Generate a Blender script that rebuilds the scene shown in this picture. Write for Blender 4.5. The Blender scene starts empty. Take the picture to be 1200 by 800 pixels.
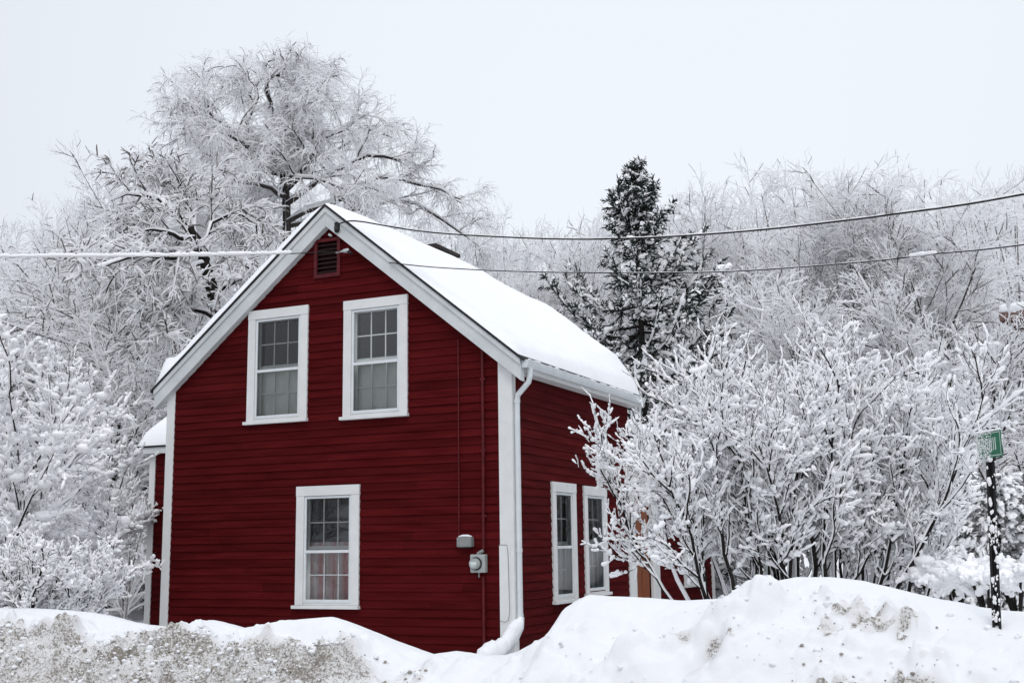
import bpy, math, random
import numpy as np
from math import radians as rad
S = bpy.context.scene
COL = S.collection
# ------------------------------------------------------------------ camera
F = 1373.892
CAM = np.array([6.7619, -14.6412, 1.6])
YAW, PIT, ROLL = -.4311, .1728, -.0147
fw = np.array([math.sin(YAW)*math.cos(PIT), math.cos(YAW)*math.cos(PIT), math.sin(PIT)])
_r = np.array([math.cos(YAW), -math.sin(YAW), 0.0]); _u = np.cross(_r, fw)
RT = _r*math.cos(ROLL) + _u*math.sin(ROLL); UP = -_r*math.sin(ROLL) + _u*math.cos(ROLL)
from mathutils import Matrix
cd = bpy.data.cameras.new('camera'); cam = bpy.data.objects.new('camera', cd); COL.objects.link(cam)
cam.matrix_world = Matrix(((RT[0], UP[0], -fw[0], CAM[0]), (RT[1], UP[1], -fw[1], CAM[1]), (RT[2], UP[2], -fw[2], CAM[2]), (0, 0, 0, 1)))
cd.sensor_width = 36; cd.lens = F/1200*36; cd.clip_end = 2000; cd.clip_start = .1
S.camera = cam

def at(px, py, D):
    """world point at horizontal distance D (metres) from where the photographer stood"""
    d = fw + RT*(px-600)/F - UP*(py-400)/F
    return CAM + d*D/np.hypot(d[0], d[1])
def on_y(px, py, y):
    d = fw + RT*(px-600)/F - UP*(py-400)/F
    return CAM + d*(y-CAM[1])/d[1]

# ------------------------------------------------------------------ world, sun
ZEN = 1.4
SUN_EL, SUN_AZ = rad(52), rad(150)      # azimuth clockwise from +y
w = bpy.data.worlds.new('World'); S.world = w; w.use_nodes = True
nt = w.node_tree; nt.nodes.clear()
def N(nt, t, **k):
    n = nt.nodes.new(t)
    for a, b in k.items(): setattr(n, a, b)
    return n
out = N(nt, 'ShaderNodeOutputWorld'); bg = N(nt, 'ShaderNodeBackground'); sky = N(nt, 'ShaderNodeTexSky')
sky.sky_type = 'NISHITA'; sky.sun_disc = False; sky.sun_elevation = SUN_EL; sky.sun_rotation = SUN_AZ
tc = N(nt, 'ShaderNodeTexCoord'); dot = N(nt, 'ShaderNodeVectorMath', operation='DOT_PRODUCT')
g = at(760, 150, 1) - CAM; g /= np.linalg.norm(g)          # thin place in the cloud deck
dot.inputs[1].default_value = g
nz = N(nt, 'ShaderNodeTexNoise'); nz.inputs['Scale'].default_value = 1.7; nz.inputs['Detail'].default_value = 3
ma = N(nt, 'ShaderNodeMath', operation='MULTIPLY_ADD'); ma.inputs[1].default_value = .05
mr = N(nt, 'ShaderNodeMapRange'); mr.inputs['From Min'].default_value = .80; mr.inputs['From Max'].default_value = 1.02
ramp = N(nt, 'ShaderNodeMix', data_type='RGBA')
ramp.inputs['A'].default_value = (7.2, 7.55, 8.3, 1); ramp.inputs['B'].default_value = (8.5, 8.95, 9.5, 1)
mix = N(nt, 'ShaderNodeMix', data_type='RGBA'); mix.inputs['Factor'].default_value = .97
L = nt.links.new
L(tc.outputs['Generated'], dot.inputs[0]); L(tc.outputs['Generated'], nz.inputs['Vector'])
L(nz.outputs['Fac'], ma.inputs[0]); L(dot.outputs['Value'], ma.inputs[2]); L(ma.outputs[0], mr.inputs['Value'])
L(mr.outputs[0], ramp.inputs['Factor']); L(sky.outputs[0], mix.inputs['A']); L(ramp.outputs['Result'], mix.inputs['B'])
sx = N(nt, 'ShaderNodeSeparateXYZ'); mz = N(nt, 'ShaderNodeMapRange'); mz.interpolation_type = 'SMOOTHSTEP'       # overcast: the zenith is brighter than the horizon
mz.inputs['From Min'].default_value = .45; mz.inputs['From Max'].default_value = .95; mz.inputs['To Min'].default_value = 1; mz.inputs['To Max'].default_value = ZEN
vm = N(nt, 'ShaderNodeVectorMath', operation='SCALE'); L(tc.outputs['Generated'], sx.inputs[0]); L(sx.outputs['Z'], mz.inputs['Value'])
L(mix.outputs['Result'], vm.inputs[0]); L(mz.outputs[0], vm.inputs['Scale']); L(vm.outputs[0], bg.inputs['Color']); bg.inputs['Strength'].default_value = .1; L(bg.outputs[0], out.inputs[0])
sl = bpy.data.lights.new('sun', 'SUN'); sl.energy = .85; sl.angle = rad(25); sl.color = (1, .97, .93)
so = bpy.data.objects.new('sun', sl); COL.objects.link(so)
so.rotation_euler = (math.pi/2 - SUN_EL, 0, math.pi - SUN_AZ); so.location = (0, 0, 40)
S.view_settings.view_transform = 'Standard'; S.view_settings.look = 'None'
S.view_settings.exposure = .07; S.view_settings.gamma = 1
S.render.engine = 'CYCLES'
S.cycles.max_bounces = 16; S.cycles.diffuse_bounces = 14; S.cycles.glossy_bounces = 3; S.cycles.transparent_max_bounces = 8
S.cycles.use_denoising = True

# ------------------------------------------------------------------ materials
def mat(name, col, rough=.7, var=0, vscale=8, bump=0, bscale=60, spec=.3, stretch=None, col2=None, island=0, detail=4):
    m = bpy.data.materials.new(name); m.use_nodes = True
    t = m.node_tree; b = t.nodes['Principled BSDF']
    b.inputs['Base Color'].default_value = (*col, 1); b.inputs['Roughness'].default_value = rough
    b.inputs['Specular IOR Level'].default_value = spec
    tc = N(t, 'ShaderNodeTexCoord'); v = tc.outputs['Object']
    if stretch:
        mp = N(t, 'ShaderNodeMapping'); mp.inputs['Scale'].default_value = stretch
        t.links.new(v, mp.inputs[0]); v = mp.outputs[0]
    src = None
    if var or col2:
        n = N(t, 'ShaderNodeTexNoise'); n.inputs['Scale'].default_value = vscale; n.inputs['Detail'].default_value = detail
        t.links.new(v, n.inputs['Vector'])
        r = N(t, 'ShaderNodeMapRange'); r.inputs['From Min'].default_value = .3; r.inputs['From Max'].default_value = .7
        t.links.new(n.outputs['Fac'], r.inputs['Value'])
        c2 = col2 or tuple(min(1, c*(1+var)) for c in col); c1 = col if col2 else tuple(c*(1-var) for c in col)
        x = N(t, 'ShaderNodeMix', data_type='RGBA'); x.inputs['A'].default_value = (*c1, 1); x.inputs['B'].default_value = (*c2, 1)
        t.links.new(r.outputs[0], x.inputs['Factor']); src = x.outputs['Result']
    if island and src:
        ge = N(t, 'ShaderNodeNewGeometry'); r2 = N(t, 'ShaderNodeMapRange')
        r2.inputs['To Min'].default_value = 1-island; r2.inputs['To Max'].default_value = 1+island
        t.links.new(ge.outputs['Random Per Island'], r2.inputs['Value'])
        h = N(t, 'ShaderNodeHueSaturation'); t.links.new(r2.outputs[0], h.inputs['Value']); t.links.new(src, h.inputs['Color']); src = h.outputs[0]
    if src: t.links.new(src, b.inputs['Base Color'])
    if bump:
        n = N(t, 'ShaderNodeTexNoise'); n.inputs['Scale'].default_value = bscale; n.inputs['Detail'].default_value = 5
        t.links.new(v, n.inputs['Vector'])
        bp = N(t, 'ShaderNodeBump'); bp.inputs['Strength'].default_value = bump; bp.inputs['Distance'].default_value = .02
        t.links.new(n.outputs['Fac'], bp.inputs['Height']); t.links.new(bp.outputs[0], b.inputs['Normal'])
    return m
M = {}
M['snow'] = mat('snow', (.90, .91, .925), .75, .02, 3, .35, 25, .2)
def snowy(name, col, tr):
    m = bpy.data.materials.new(name); m.use_nodes = True; t = m.node_tree; t.nodes.clear()
    o = N(t, 'ShaderNodeOutputMaterial'); d = N(t, 'ShaderNodeBsdfDiffuse'); x = N(t, 'ShaderNodeBsdfTranslucent'); k = N(t, 'ShaderNodeMixShader')
    d.inputs[0].default_value = (*col, 1); x.inputs[0].default_value = (*col, 1); k.inputs[0].default_value = tr      # light soaks through thin snow
    t.links.new(d.outputs[0], k.inputs[1]); t.links.new(x.outputs[0], k.inputs[2]); t.links.new(k.outputs[0], o.inputs[0]); return m
M['twig_snow'] = snowy('twig_snow', (.97, .972, .978), .06)
M['far_snow'] = snowy('rime_snow', (.975, .976, .98), .35)
M['bark'] = mat('bark', (.020, .017, .015), .9, .4, 14, .6, 40, .15)
M['twig'] = mat('twig_bark', (.045, .038, .035), .9, .4, 5, 0, spec=.15)
M['far_bark'] = mat('grey_bark', (.15, .135, .13), .9, .35, 3, 0, spec=.15)
M['frost_bark'] = mat('frosted_twig_bark', (.20, .185, .18), .9, .45, 3, 0, spec=.15)
M['needle'] = mat('spruce_needles', (.018, .028, .024), .8, .5, 4, 0, spec=.2)
M['needle_grey'] = mat('arborvitae_leaves', (.20, .21, .21), .8, .4, 4, 0, spec=.2)
M['red'] = mat('red_clapboard', (.050, .0025, .0032), .8, vscale=2.2, bump=.12, bscale=40, spec=.05, stretch=(.5, .5, 6), col2=(.088, .0064, .0078), island=.17)
M['red_trim'] = mat('red_painted_trim', (.085, .004, .007), .6, .3, 10, .1, 60)
M['white'] = mat('white_paint', (.70, .71, .70), .55, .05, 4, .08, 50, .35)
M['rake'] = mat('weathered_white_paint', (.52, .55, .55), .7, vscale=2.5, bump=.25, bscale=30, stretch=(1, 1, 1), col2=(.66, .68, .68))
M['metal_white'] = mat('white_enamel_metal', (.68, .71, .72), .4, .05, 5, 0, spec=.45)
M['shingle'] = mat('asphalt_shingle', (.028, .028, .03), .95, .4, 20, .6, 60)
M['brick'] = mat('dark_brick', (.035, .028, .026), .9, .5, 12, .7, 30)
M['grey_box'] = mat('grey_painted_steel', (.22, .23, .22), .5, .15, 9, .05, 80, .4)
M['grey_light'] = mat('light_grey_steel', (.36, .38, .37), .45, .12, 9, .05, 80, .4)
M['dark'] = mat('dark_plastic', (.015, .015, .016), .5, .2, 10)
M['black_paint'] = mat('black_painted_post', (.010, .010, .011), .6, .3, 10)
M['vent'] = mat('vent_slat', (.022, .006, .006), .8, .3, 10)
M['door'] = mat('stained_wood_door', (.20, .055, .018), .5, .3, 6, .15, 30, .4, stretch=(6, 6, .6))
M['shade'] = mat('roller_shade_cloth', (.80, .79, .74), .9, .06, 6)
M['net'] = mat('net_curtain_cloth', (.72, .73, .73), .9, .08, 8)
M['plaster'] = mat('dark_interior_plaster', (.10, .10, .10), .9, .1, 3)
M['green'] = mat('green_sign_sheet', (.012, .15, .075), .45, .1, 20, spec=.4)
M['sign_white'] = mat('white_lettering', (.62, .68, .66), .5, .05, 20)
M['cable'] = mat('black_cable', (.012, .012, .013), .6, .2, 10)
M['blue_car'] = mat('blue_car_paint', (.02, .03, .10), .3, .1, 5, spec=.5)
M['car_glass'] = mat('car_window_glass', (.02, .022, .025), .08, .1, 5, spec=.6)
M['tyre'] = mat('tyre_rubber', (.015, .015, .015), .9, .1, 9)
M['far_wall'] = mat('grey_brown_siding', (.20, .17, .16), .8, .15, 3, .2, 20, stretch=(.5, .5, 8))
M['far_trim'] = mat('brown_timber', (.17, .10, .085), .8, .2, 5)
# striped pink curtain
m = bpy.data.materials.new('pink_striped_curtain'); m.use_nodes = True; t = m.node_tree; b = t.nodes['Principled BSDF']
b.inputs['Roughness'].default_value = .9
tcn = N(t, 'ShaderNodeTexCoord'); wv = N(t, 'ShaderNodeTexWave'); wv.inputs['Scale'].default_value = 1.55; wv.inputs['Distortion'].default_value = 1.2; wv.inputs['Phase Offset'].default_value = 1.1
mx = N(t, 'ShaderNodeMix', data_type='RGBA'); mx.inputs['A'].default_value = (.85, .80, .78, 1); mx.inputs['B'].default_value = (.72, .36, .36, 1)
t.links.new(tcn.outputs['Object'], wv.inputs['Vector']); t.links.new(wv.outputs['Fac'], mx.inputs['Factor']); t.links.new(mx.outputs['Result'], b.inputs['Base Color'])
M['pink'] = m
# glass
m = bpy.data.materials.new('window_glass'); m.use_nodes = True; t = m.node_tree; t.nodes.clear()
o_ = N(t, 'ShaderNodeOutputMaterial'); tr = N(t, 'ShaderNodeBsdfTransparent'); tr.inputs[0].default_value = (.86, .88, .88, 1)
gl = N(t, 'ShaderNodeBsdfGlossy'); gl.inputs['Roughness'].default_value = .02
fr = N(t, 'ShaderNodeFresnel'); fr.inputs[0].default_value = 1.55; ms = N(t, 'ShaderNodeMixShader')
nn = N(t, 'ShaderNodeTexNoise'); nn.inputs['Scale'].default_value = 3; bpn = N(t, 'ShaderNodeBump'); bpn.inputs['Strength'].default_value = .06
t.links.new(nn.outputs[0], bpn.inputs['Height']); t.links.new(bpn.outputs[0], gl.inputs['Normal'])
t.links.new(fr.outputs[0], ms.inputs[0]); t.links.new(tr.outputs[0], ms.inputs[1]); t.links.new(gl.outputs[0], ms.inputs[2]); t.links.new(ms.outputs[0], o_.inputs[0])
M['glass'] = m
# ground snow with dirt (grit thrown up by the plough; 'dirt' is a vertex attribute)
m = bpy.data.materials.new('ploughed_snow'); m.use_nodes = True; t = m.node_tree; b = t.nodes['Principled BSDF']
b.inputs['Roughness'].default_value = .8; b.inputs['Specular IOR Level'].default_value = .2
at_ = N(t, 'ShaderNodeAttribute', attribute_name='dirt'); tcn = N(t, 'ShaderNodeTexCoord')
n1 = N(t, 'ShaderNodeTexNoise'); n1.inputs['Scale'].default_value = 40; n1.inputs['Detail'].default_value = 8; n1.inputs['Roughness'].default_value = .85
n2 = N(t, 'ShaderNodeTexNoise'); n2.inputs['Scale'].default_value = 3.2; n2.inputs['Detail'].default_value = 5
n3 = N(t, 'ShaderNodeTexNoise'); n3.inputs['Scale'].default_value = 5; n3.inputs['Detail'].default_value = 3
for n in (n1, n2, n3): t.links.new(tcn.outputs['Object'], n.inputs['Vector'])
ad = N(t, 'ShaderNodeMath', operation='MULTIPLY_ADD'); ad.inputs[1].default_value = .25
t.links.new(n2.outputs[0], ad.inputs[0]); t.links.new(n1.outputs[0], ad.inputs[2])          # n1 + .55 n2 ~ .78
sb = N(t, 'ShaderNodeMath', operation='MULTIPLY_ADD'); sb.inputs[1].default_value = .45; t.links.new(at_.outputs['Fac'], sb.inputs[0]); t.links.new(ad.outputs[0], sb.inputs[2])
mr = N(t, 'ShaderNodeMapRange'); mr.inputs['From Min'].default_value = .955; mr.inputs['From Max'].default_value = 1.03; mr.interpolation_type = 'SMOOTHSTEP'
t.links.new(sb.outputs[0], mr.inputs['Value'])
gate = N(t, 'ShaderNodeMath', operation='MULTIPLY'); g2 = N(t, 'ShaderNodeMath', operation='MULTIPLY'); g2.use_clamp = True; g2.inputs[1].default_value = 4
t.links.new(at_.outputs['Fac'], g2.inputs[0]); t.links.new(mr.outputs[0], gate.inputs[0]); t.links.new(g2.outputs[0], gate.inputs[1])
dc = N(t, 'ShaderNodeMix', data_type='RGBA'); dc.inputs['A'].default_value = (.34, .305, .26, 1); dc.inputs['B'].default_value = (.13, .115, .10, 1); t.links.new(n3.outputs[0], dc.inputs['Factor'])
mg = N(t, 'ShaderNodeMix', data_type='RGBA'); mg.inputs['A'].default_value = (.90, .91, .925, 1); mg.inputs['B'].default_value = (.60, .575, .54, 1)   # snow greyed by fine grit
gm = N(t, 'ShaderNodeMapRange'); gm.inputs['From Min'].default_value = .15; gm.inputs['From Max'].default_value = 1.1; gm.inputs['To Max'].default_value = .8
t.links.new(at_.outputs['Fac'], gm.inputs['Value']); t.links.new(gm.outputs[0], mg.inputs['Factor'])
mx = N(t, 'ShaderNodeMix', data_type='RGBA'); t.links.new(mg.outputs['Result'], mx.inputs['A'])
t.links.new(gate.outputs[0], mx.inputs['Factor']); t.links.new(dc.outputs['Result'], mx.inputs['B']); t.links.new(mx.outputs['Result'], b.inputs['Base Color'])
bp = N(t, 'ShaderNodeBump'); bp.inputs['Strength'].default_value = .45; bp.inputs['Distance'].default_value = .04
t.links.new(n1.outputs[0], bp.inputs['Height']); t.links.new(bp.outputs[0], b.inputs['Normal'])
M['ground'] = m
M['slush'] = mat('road_slush', (.13, .11, .10), .6, vscale=1.5, bump=.5, bscale=18, col2=(.34, .32, .30), detail=8)

# ------------------------------------------------------------------ mesh helpers
def link(name, me, parent=None):
    o = bpy.data.objects.new(name, me); COL.objects.link(o)
    if parent: o.parent = parent
    return o
def tag(o, label=None, cat=None, group=None, kind=None):
    if label: o['label'] = label
    if cat: o['category'] = cat
    if group: o['group'] = group
    if kind: o['kind'] = kind
    return o
def empty(name, loc=(0, 0, 0), rz=0):
    o = link(name, None); o.location = loc; o.rotation_euler.z = rz; o.empty_display_size = .3
    return o
def np_mesh(name, V, Q, mi=None, smooth=True):
    me = bpy.data.meshes.new(name)
    V = np.ascontiguousarray(V, np.float32); Q = np.ascontiguousarray(Q, np.int32)
    me.vertices.add(len(V)); me.vertices.foreach_set('co', V.ravel())
    n = Q.shape[1]
    me.loops.add(Q.size); me.loops.foreach_set('vertex_index', Q.ravel())
    me.polygons.add(len(Q)); me.polygons.foreach_set('loop_start', np.arange(0, Q.size, n, dtype=np.int32))
    if mi is not None: me.polygons.foreach_set('material_index', np.ascontiguousarray(mi, np.int32))
    me.polygons.foreach_set('use_smooth', np.full(len(Q), smooth))
    me.update(calc_edges=True)
    return me
class MB:
    """collects faces of ONE part"""
    def __init__(s): s.v = []; s.f = []; s.m = []; s.s = []
    def add(s, vs, fs, mi=0, smooth=False):
        o = len(s.v); s.v += [tuple(map(float, p)) for p in vs]
        for f in fs: s.f.append([o+i for i in f]); s.m.append(mi); s.s.append(smooth)
    def hexa(s, p, mi=0):   # 8 points: bottom 4 ccw, top 4 ccw
        s.add(p, [(3, 2, 1, 0), (4, 5, 6, 7), (0, 1, 5, 4), (1, 2, 6, 5), (2, 3, 7, 6), (3, 0, 4, 7)], mi)
    def box(s, x0, x1, y0, y1, z0, z1, mi=0, fn=None):
        p = [(x0, y0, z0), (x1, y0, z0), (x1, y1, z0), (x0, y1, z0), (x0, y0, z1), (x1, y0, z1), (x1, y1, z1), (x0, y1, z1)]
        s.hexa([fn(*q) for q in p] if fn else p, mi)
    def tube(s, pts, r, n=10, mi=0, flat=1.0, caps=True):
        P = np.array(pts, float); k = len(P); R = np.full(k, r) if np.isscalar(r) else np.array(r, float)
        T = np.gradient(P, axis=0); T /= np.linalg.norm(T, axis=1)[:, None]+1e-9
        ref = np.array([0, 0, 1.]) if abs(T[:, 2]).mean() < .8 else np.array([1., 0, 0])
        X = np.cross(T, ref); X /= np.linalg.norm(X, axis=1)[:, None]+1e-9; Y = np.cross(X, T)
        a = np.arange(n)*2*math.pi/n
        V = P[:, None]+R[:, None, None]*(np.cos(a)[None, :, None]*X[:, None]+flat*np.sin(a)[None, :, None]*Y[:, None])
        fs = [(i*n+j, i*n+(j+1) % n, (i+1)*n+(j+1) % n, (i+1)*n+j) for i in range(k-1) for j in range(n)]
        s.add(V.reshape(-1, 3), fs, mi, True)
        if caps: s.add(V[0], [tuple(range(n))[::-1]], mi); s.add(V[-1], [tuple(range(n))], mi)
    def build(s, name, mats, parent=None, bevel=0, sub=0):
        me = bpy.data.meshes.new(name); me.from_pydata(s.v, [], s.f)
        for x in (mats if isinstance(mats, (list, tuple)) else [mats]): me.materials.append(x)
        me.polygons.foreach_set('material_index', s.m); me.polygons.foreach_set('use_smooth', s.s)
        me.update(); o = link(name, me, parent)
        import bmesh
        bm = bmesh.new(); bm.from_mesh(me); bmesh.ops.recalc_face_normals(bm, faces=bm.faces)
        if bevel: 
            es = [e for e in bm.edges if len(e.link_faces) == 2 and e.calc_face_angle(0) > .6]
            bmesh.ops.bevel(bm, geom=es, offset=bevel, segments=2, affect='EDGES', profile=.5, clamp_overlap=True)
        bm.to_mesh(me); bm.free()
        return o

# value noise (numpy)
_rs = np.random.RandomState(7); _lat = _rs.rand(256, 256)
def vnoise(x, y):
    xi = np.floor(x).astype(int); yi = np.floor(y).astype(int); fx = x-xi; fy = y-yi
    fx = fx*fx*(3-2*fx); fy = fy*fy*(3-2*fy)
    a = _lat[xi & 255, yi & 255]; b = _lat[(xi+1) & 255, yi & 255]; c = _lat[xi & 255, (yi+1) & 255]; d = _lat[(xi+1) & 255, (yi+1) & 255]
    return (a*(1-fx)+b*fx)*(1-fy)+(c*(1-fx)+d*fx)*fy - .5
def fbm(x, y, o=4):
    r = 0; a = 1
    for i in range(o): r = r+a*vnoise(x*2**i+i*17.3, y*2**i+i*9.1); a *= .5
    return r

# ------------------------------------------------------------------ ground with the ploughed bank
CR = np.array([(-40, .9), (-12, .95), (-7, 1.02), (-4.38, .99), (-3.59, .98), (-2.96, .94), (-2.47, .86), (-1.94, .80), (-1.71, .83), (-1.38, .89), (-1.19, .86), (-.99, .81), (-.78, .84), (-.36, .90), (.10, .94), (.45, .84), (.74, .74), (1.02, .65), (1.21, .60), (1.48, .635), (1.61, .625), (1.75, .60), (2.01, .615), (2.18, .66), (2.44, .80), (2.60, .90), (2.72, 1.10), (2.86, 1.16), (3.27, 1.15), (3.66, 1.12), (4.0, 1.13), (4.19, 1.16), (4.41, 1.26), (4.70, 1.31), (5.01, 1.31), (5.25, 1.28), (5.51, 1.22), (5.83, 1.14), (6.14, 1.08), (6.45, 1.04), (8, .95), (12, 1.1), (40, .9)])
BLOBS = [(3.95, .80, .11, .07, 1.0), (4.27, .74, .11, .09, 1.0), (4.15, .62, .10, .05, .7), (5.22, 1.07, .07, .05, .9), (5.33, 1.0, .06, .04, 1.), (5.48, .97, .13, .045, 1.15), (5.62, .92, .07, .04, .9), (5.12, .95, .05, .05, .7), (5.60, .55, .36, .06, 1.2), (2.9, .9, .05, .04, .4), (5.9, .72, .10, .05, .5)]
def ground_h(x, y, dirt=False):
    x = np.asarray(x, float); y = np.asarray(y, float)
    far = np.hypot(x, y)
    base = .05 + .10*fbm(x*.35, y*.35, 3) + np.clip((y-8)/60, 0, 1)*2.0 + np.clip((y-60)/200, 0, 1)*6
    base = base*np.clip((y+7.0)/1.2, 0, 1)                     # level at the road
    H = np.interp(x, CR[:, 0], CR[:, 1]) + .012*fbm(x*4, y*4, 3)
    yc = -4.6 + .0*x
    d = y-yc
    back = np.exp(-np.clip(d, 0, None)**2/(2*.75**2))
    right = np.clip((x-2.6)/.6, 0, 1)
    back = back*(1-right) + right*np.exp(-np.clip(d, 0, None)**2/(2*1.15**2))
    q = np.clip(-d/(1.75+.25*right), 0, 1)
    front = 1-q**1.6*(1.6-.6*q)
    p = np.where(d > 0, back, np.clip(front, 0, 1))
    h = base + np.maximum(H-base, 0)*p
    face = np.clip(-d/.35, 0, 1)*np.clip(front*4, 0, 1)
    lum = fbm(x*1.6+5, y*1.6, 3)*.20 + fbm(x*6, y*6, 3)*.05
    left = np.clip((1.6-x)/1.0, 0, 1)
    h = h + face*(lum*(.5+.5*left) + left*(fbm(x*7, y*7, 4)*.11+fbm(x*17, y*17, 2)*.045)+right*fbm(x*8+2, y*8, 3)*.028)
    # heaped blocks on the right bank
    h = h + right*face*(.10*np.clip(fbm(x*2.3+3, y*2.3+8, 2), -.2, .5))
    m = left*np.clip((-d-.30+.14*fbm(x*2.2, y*2.2, 3))/.22, 0, 1)*(.78+.22*np.clip(fbm(x*1.1+2, y*2.5+4, 3)*2.2+.05, -.4, 1)+.30*np.exp(-((x-.35+(h-.58)*2.6)/.30)**2-((h-.58)/.13)**2)*(1+1.2*fbm(x*6, y*6, 3)))
    for bx, bz, sx, sz, a in BLOBS:
        e = np.exp(-((x-bx)/sx)**2-((h-bz)/sz)**2)*np.clip(-d*8, 0, 1)
        m = np.maximum(m, a*e); 
    m = np.where((d < 0), np.minimum(m, .80), 0)
    if dirt: return h - .05*np.clip(m-.5, 0, 1)*right, m
    return h
def gz(x, y): return float(ground_h(np.array([x]), np.array([y]))[0])
def clods(X, Y, Hh, Dm):
    """ploughed lumps: rounded clods with a steep road side, dirty grit on some of them"""
    rg = np.random.RandomState(17); gxs, gys = X[:, 0], Y[0]
    def put(n, x0, x1, y0, y1, r0, r1, k, dm):
        for i in range(n):
            cx, cy = rg.uniform(x0, x1), rg.uniform(y0, y1); r = r0*(r1/r0)**rg.rand()
            i0, i1 = np.searchsorted(gxs, (cx-2*r, cx+2*r)); j0, j1 = np.searchsorted(gys, (cy-2*r, cy+2*r))
            if i1-i0 < 3 or j1-j0 < 3: continue
            x = X[i0:i1, j0:j1]-cx; y = Y[i0:i1, j0:j1]-cy; a = rg.rand()*3.14; e = rg.uniform(.6, 1.1)
            u = (x*math.cos(a)+y*math.sin(a))/r; w_ = (-x*math.sin(a)+y*math.cos(a))/(r*e)
            q = np.sqrt(u*u+w_*w_)*(1+.5*vnoise(x/r*1.7+cx*9, y/r*1.7+cy*9)); b = np.clip(1-q**2, 0, 1); b = b*(2-b)
            Hh[i0:i1, j0:j1] += k*r*b*rg.uniform(.5, 1)
            if rg.rand() < dm: Dm[i0:i1, j0:j1] = np.maximum(Dm[i0:i1, j0:j1], np.clip(b*2, 0, 1)*rg.uniform(.4, .9)*(Dm[i0:i1, j0:j1] > .05))
    put(1500, -6, 1.9, -6.4, -4.95, .03, .09, .55, .3)
    put(110, -6, 1.9, -6.3, -4.9, .09, .22, .30, .2)
    put(75, 2.2, 7.4, -6.6, -5.1, .10, .34, .36, .0)
    put(160, 2.2, 7.4, -6.6, -4.9, .03, .09, .4, .1)
    put(260, 4.9, 5.8, -5.9, -4.9, .025, .07, .5, .6)
    return Hh, Dm
def axis(lo, hi, step, far, n):
    a = np.geomspace(step*2, far, n)
    return np.concatenate([(lo-a)[::-1], np.arange(lo, hi, step), hi+a])
gx = axis(-6.2, 7.6, .022, 500, 60); gy = axis(-6.9, -3.8, .02, 500, 80)
X, Y = np.meshgrid(gx, gy, indexing='ij'); Hh, Dm = ground_h(X, Y, True); Hh, Dm = clods(X, Y, Hh, Dm)
nx, ny = X.shape
I = np.arange(nx*ny).reshape(nx, ny)
Q = np.stack([I[:-1, :-1], I[1:, :-1], I[1:, 1:], I[:-1, 1:]], -1).reshape(-1, 4)
me = np_mesh('ground', np.stack([X, Y, Hh], -1).reshape(-1, 3), Q)
a_ = me.attributes.new('dirt', 'FLOAT', 'POINT'); a_.data.foreach_set('value', Dm.ravel().astype(np.float32))
me.materials.append(M['ground']); ground = link('ground', me)
tag(ground, 'deep snow over the yard heaped into a ploughed bank along the road edge', 'snowy ground', kind='structure')
mb = MB()
xs = np.linspace(-200, 200, 81)
mb.add([(x, y, .006+.0*x) for x in xs for y in (-7.02, -15)], [(2*i, 2*i+1, 2*i+3, 2*i+2) for i in range(80)])
road = mb.build('road', M['slush']); tag(road, 'slushy brown road running in front of the snow bank', 'road', kind='structure')

# ------------------------------------------------------------------ house
W, D, ZE, ZA = 6.02, 4.9, 4.17, 6.77       # width, depth, roof edge height at the eave tip, ridge height
EO, RO = .21, .12                          # eave and rake overhang
SL = (ZA-ZE)/(W/2+EO)
def roof_z(x): return ZA - SL*abs(x+W/2)
house = empty('house', (-W/2, D/2, 0)); house_loc = np.array([-W/2, D/2, 0])
tag(house, 'dark red clapboard house with white trim and a snow-covered gable roof', 'house')
def hb(mb, name, mats, parent=None, **k):
    o = mb.build(name, mats, parent or house, **k)
    if (parent or house) is house:
        o.matrix_parent_inverse = Matrix.Translation(-house.location)
    else: pass
    return o
FR = lambda a, n, z: (a, -n, z)            # front wall frame: a = x, n outward
SD = lambda a, n, z: (n, a, z)             # right wall frame: a = y
LF = lambda a, n, z: (-W-n, a, z)          # left wall
BK = lambda a, n, z: (a, D+n, z)
rng = random.Random(3)
def clap(mb, fn, a0, a1, z0, z1, holes=(), lim=None, exp=.118, bow=True):
    zs = z0; 
    while zs < z1-1e-6:
        ze = min(zs+exp, z1)
        cuts = sorted({zs, ze, *[h[2] for h in holes if zs < h[2] < ze], *[h[3] for h in holes if zs < h[3] < ze]})
        n1 = .019+rng.uniform(-.003, .003); n0 = .004
        for c0, c1 in zip(cuts, cuts[1:]):
            zm = (c0+c1)/2; l, r = a0, a1
            if lim: l, r = lim(zm)
            if r-l < .02: continue
            iv = [(l, r)]
            for h in holes:
                if h[2] < zm < h[3]:
                    iv = [q for (p0, p1) in iv for q in ((p0, min(p1, h[0])), (max(p0, h[1]), p1)) if q[1]-q[0] > .01]
            for p0, p1 in iv:
                joints = [p0]
                if bow and p1-p0 > 2.2 and rng.random() < .8: joints.append(rng.uniform(p0+.5, p1-.5))
                joints.append(p1)
                for j0, j1 in zip(joints, joints[1:]):
                    f = lambda z: n1+(n0-n1)*(z-zs)/exp
                    e = .0012 if j1 != p1 else 0
                    jz = rng.uniform(-.0035, .0035) if c0 == zs else 0; jy = rng.uniform(-.0035, .0035) if c0 == zs else 0
                    v = [fn(j0, f(c0), c0+jz), fn(j1-e, f(c0), c0+jy), fn(j1-e, f(c1), c1), fn(j0, f(c1), c1), fn(j0, -.03, c0+jz), fn(j1-e, -.03, c0+jy), fn(j1-e, -.03, c1), fn(j0, -.03, c1)]
                    mb.add(v, [(0, 1, 2, 3), (0, 4, 5, 1), (0, 3, 7, 4), (1, 5, 6, 2), (4, 7, 6, 5)])
        zs = ze
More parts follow.
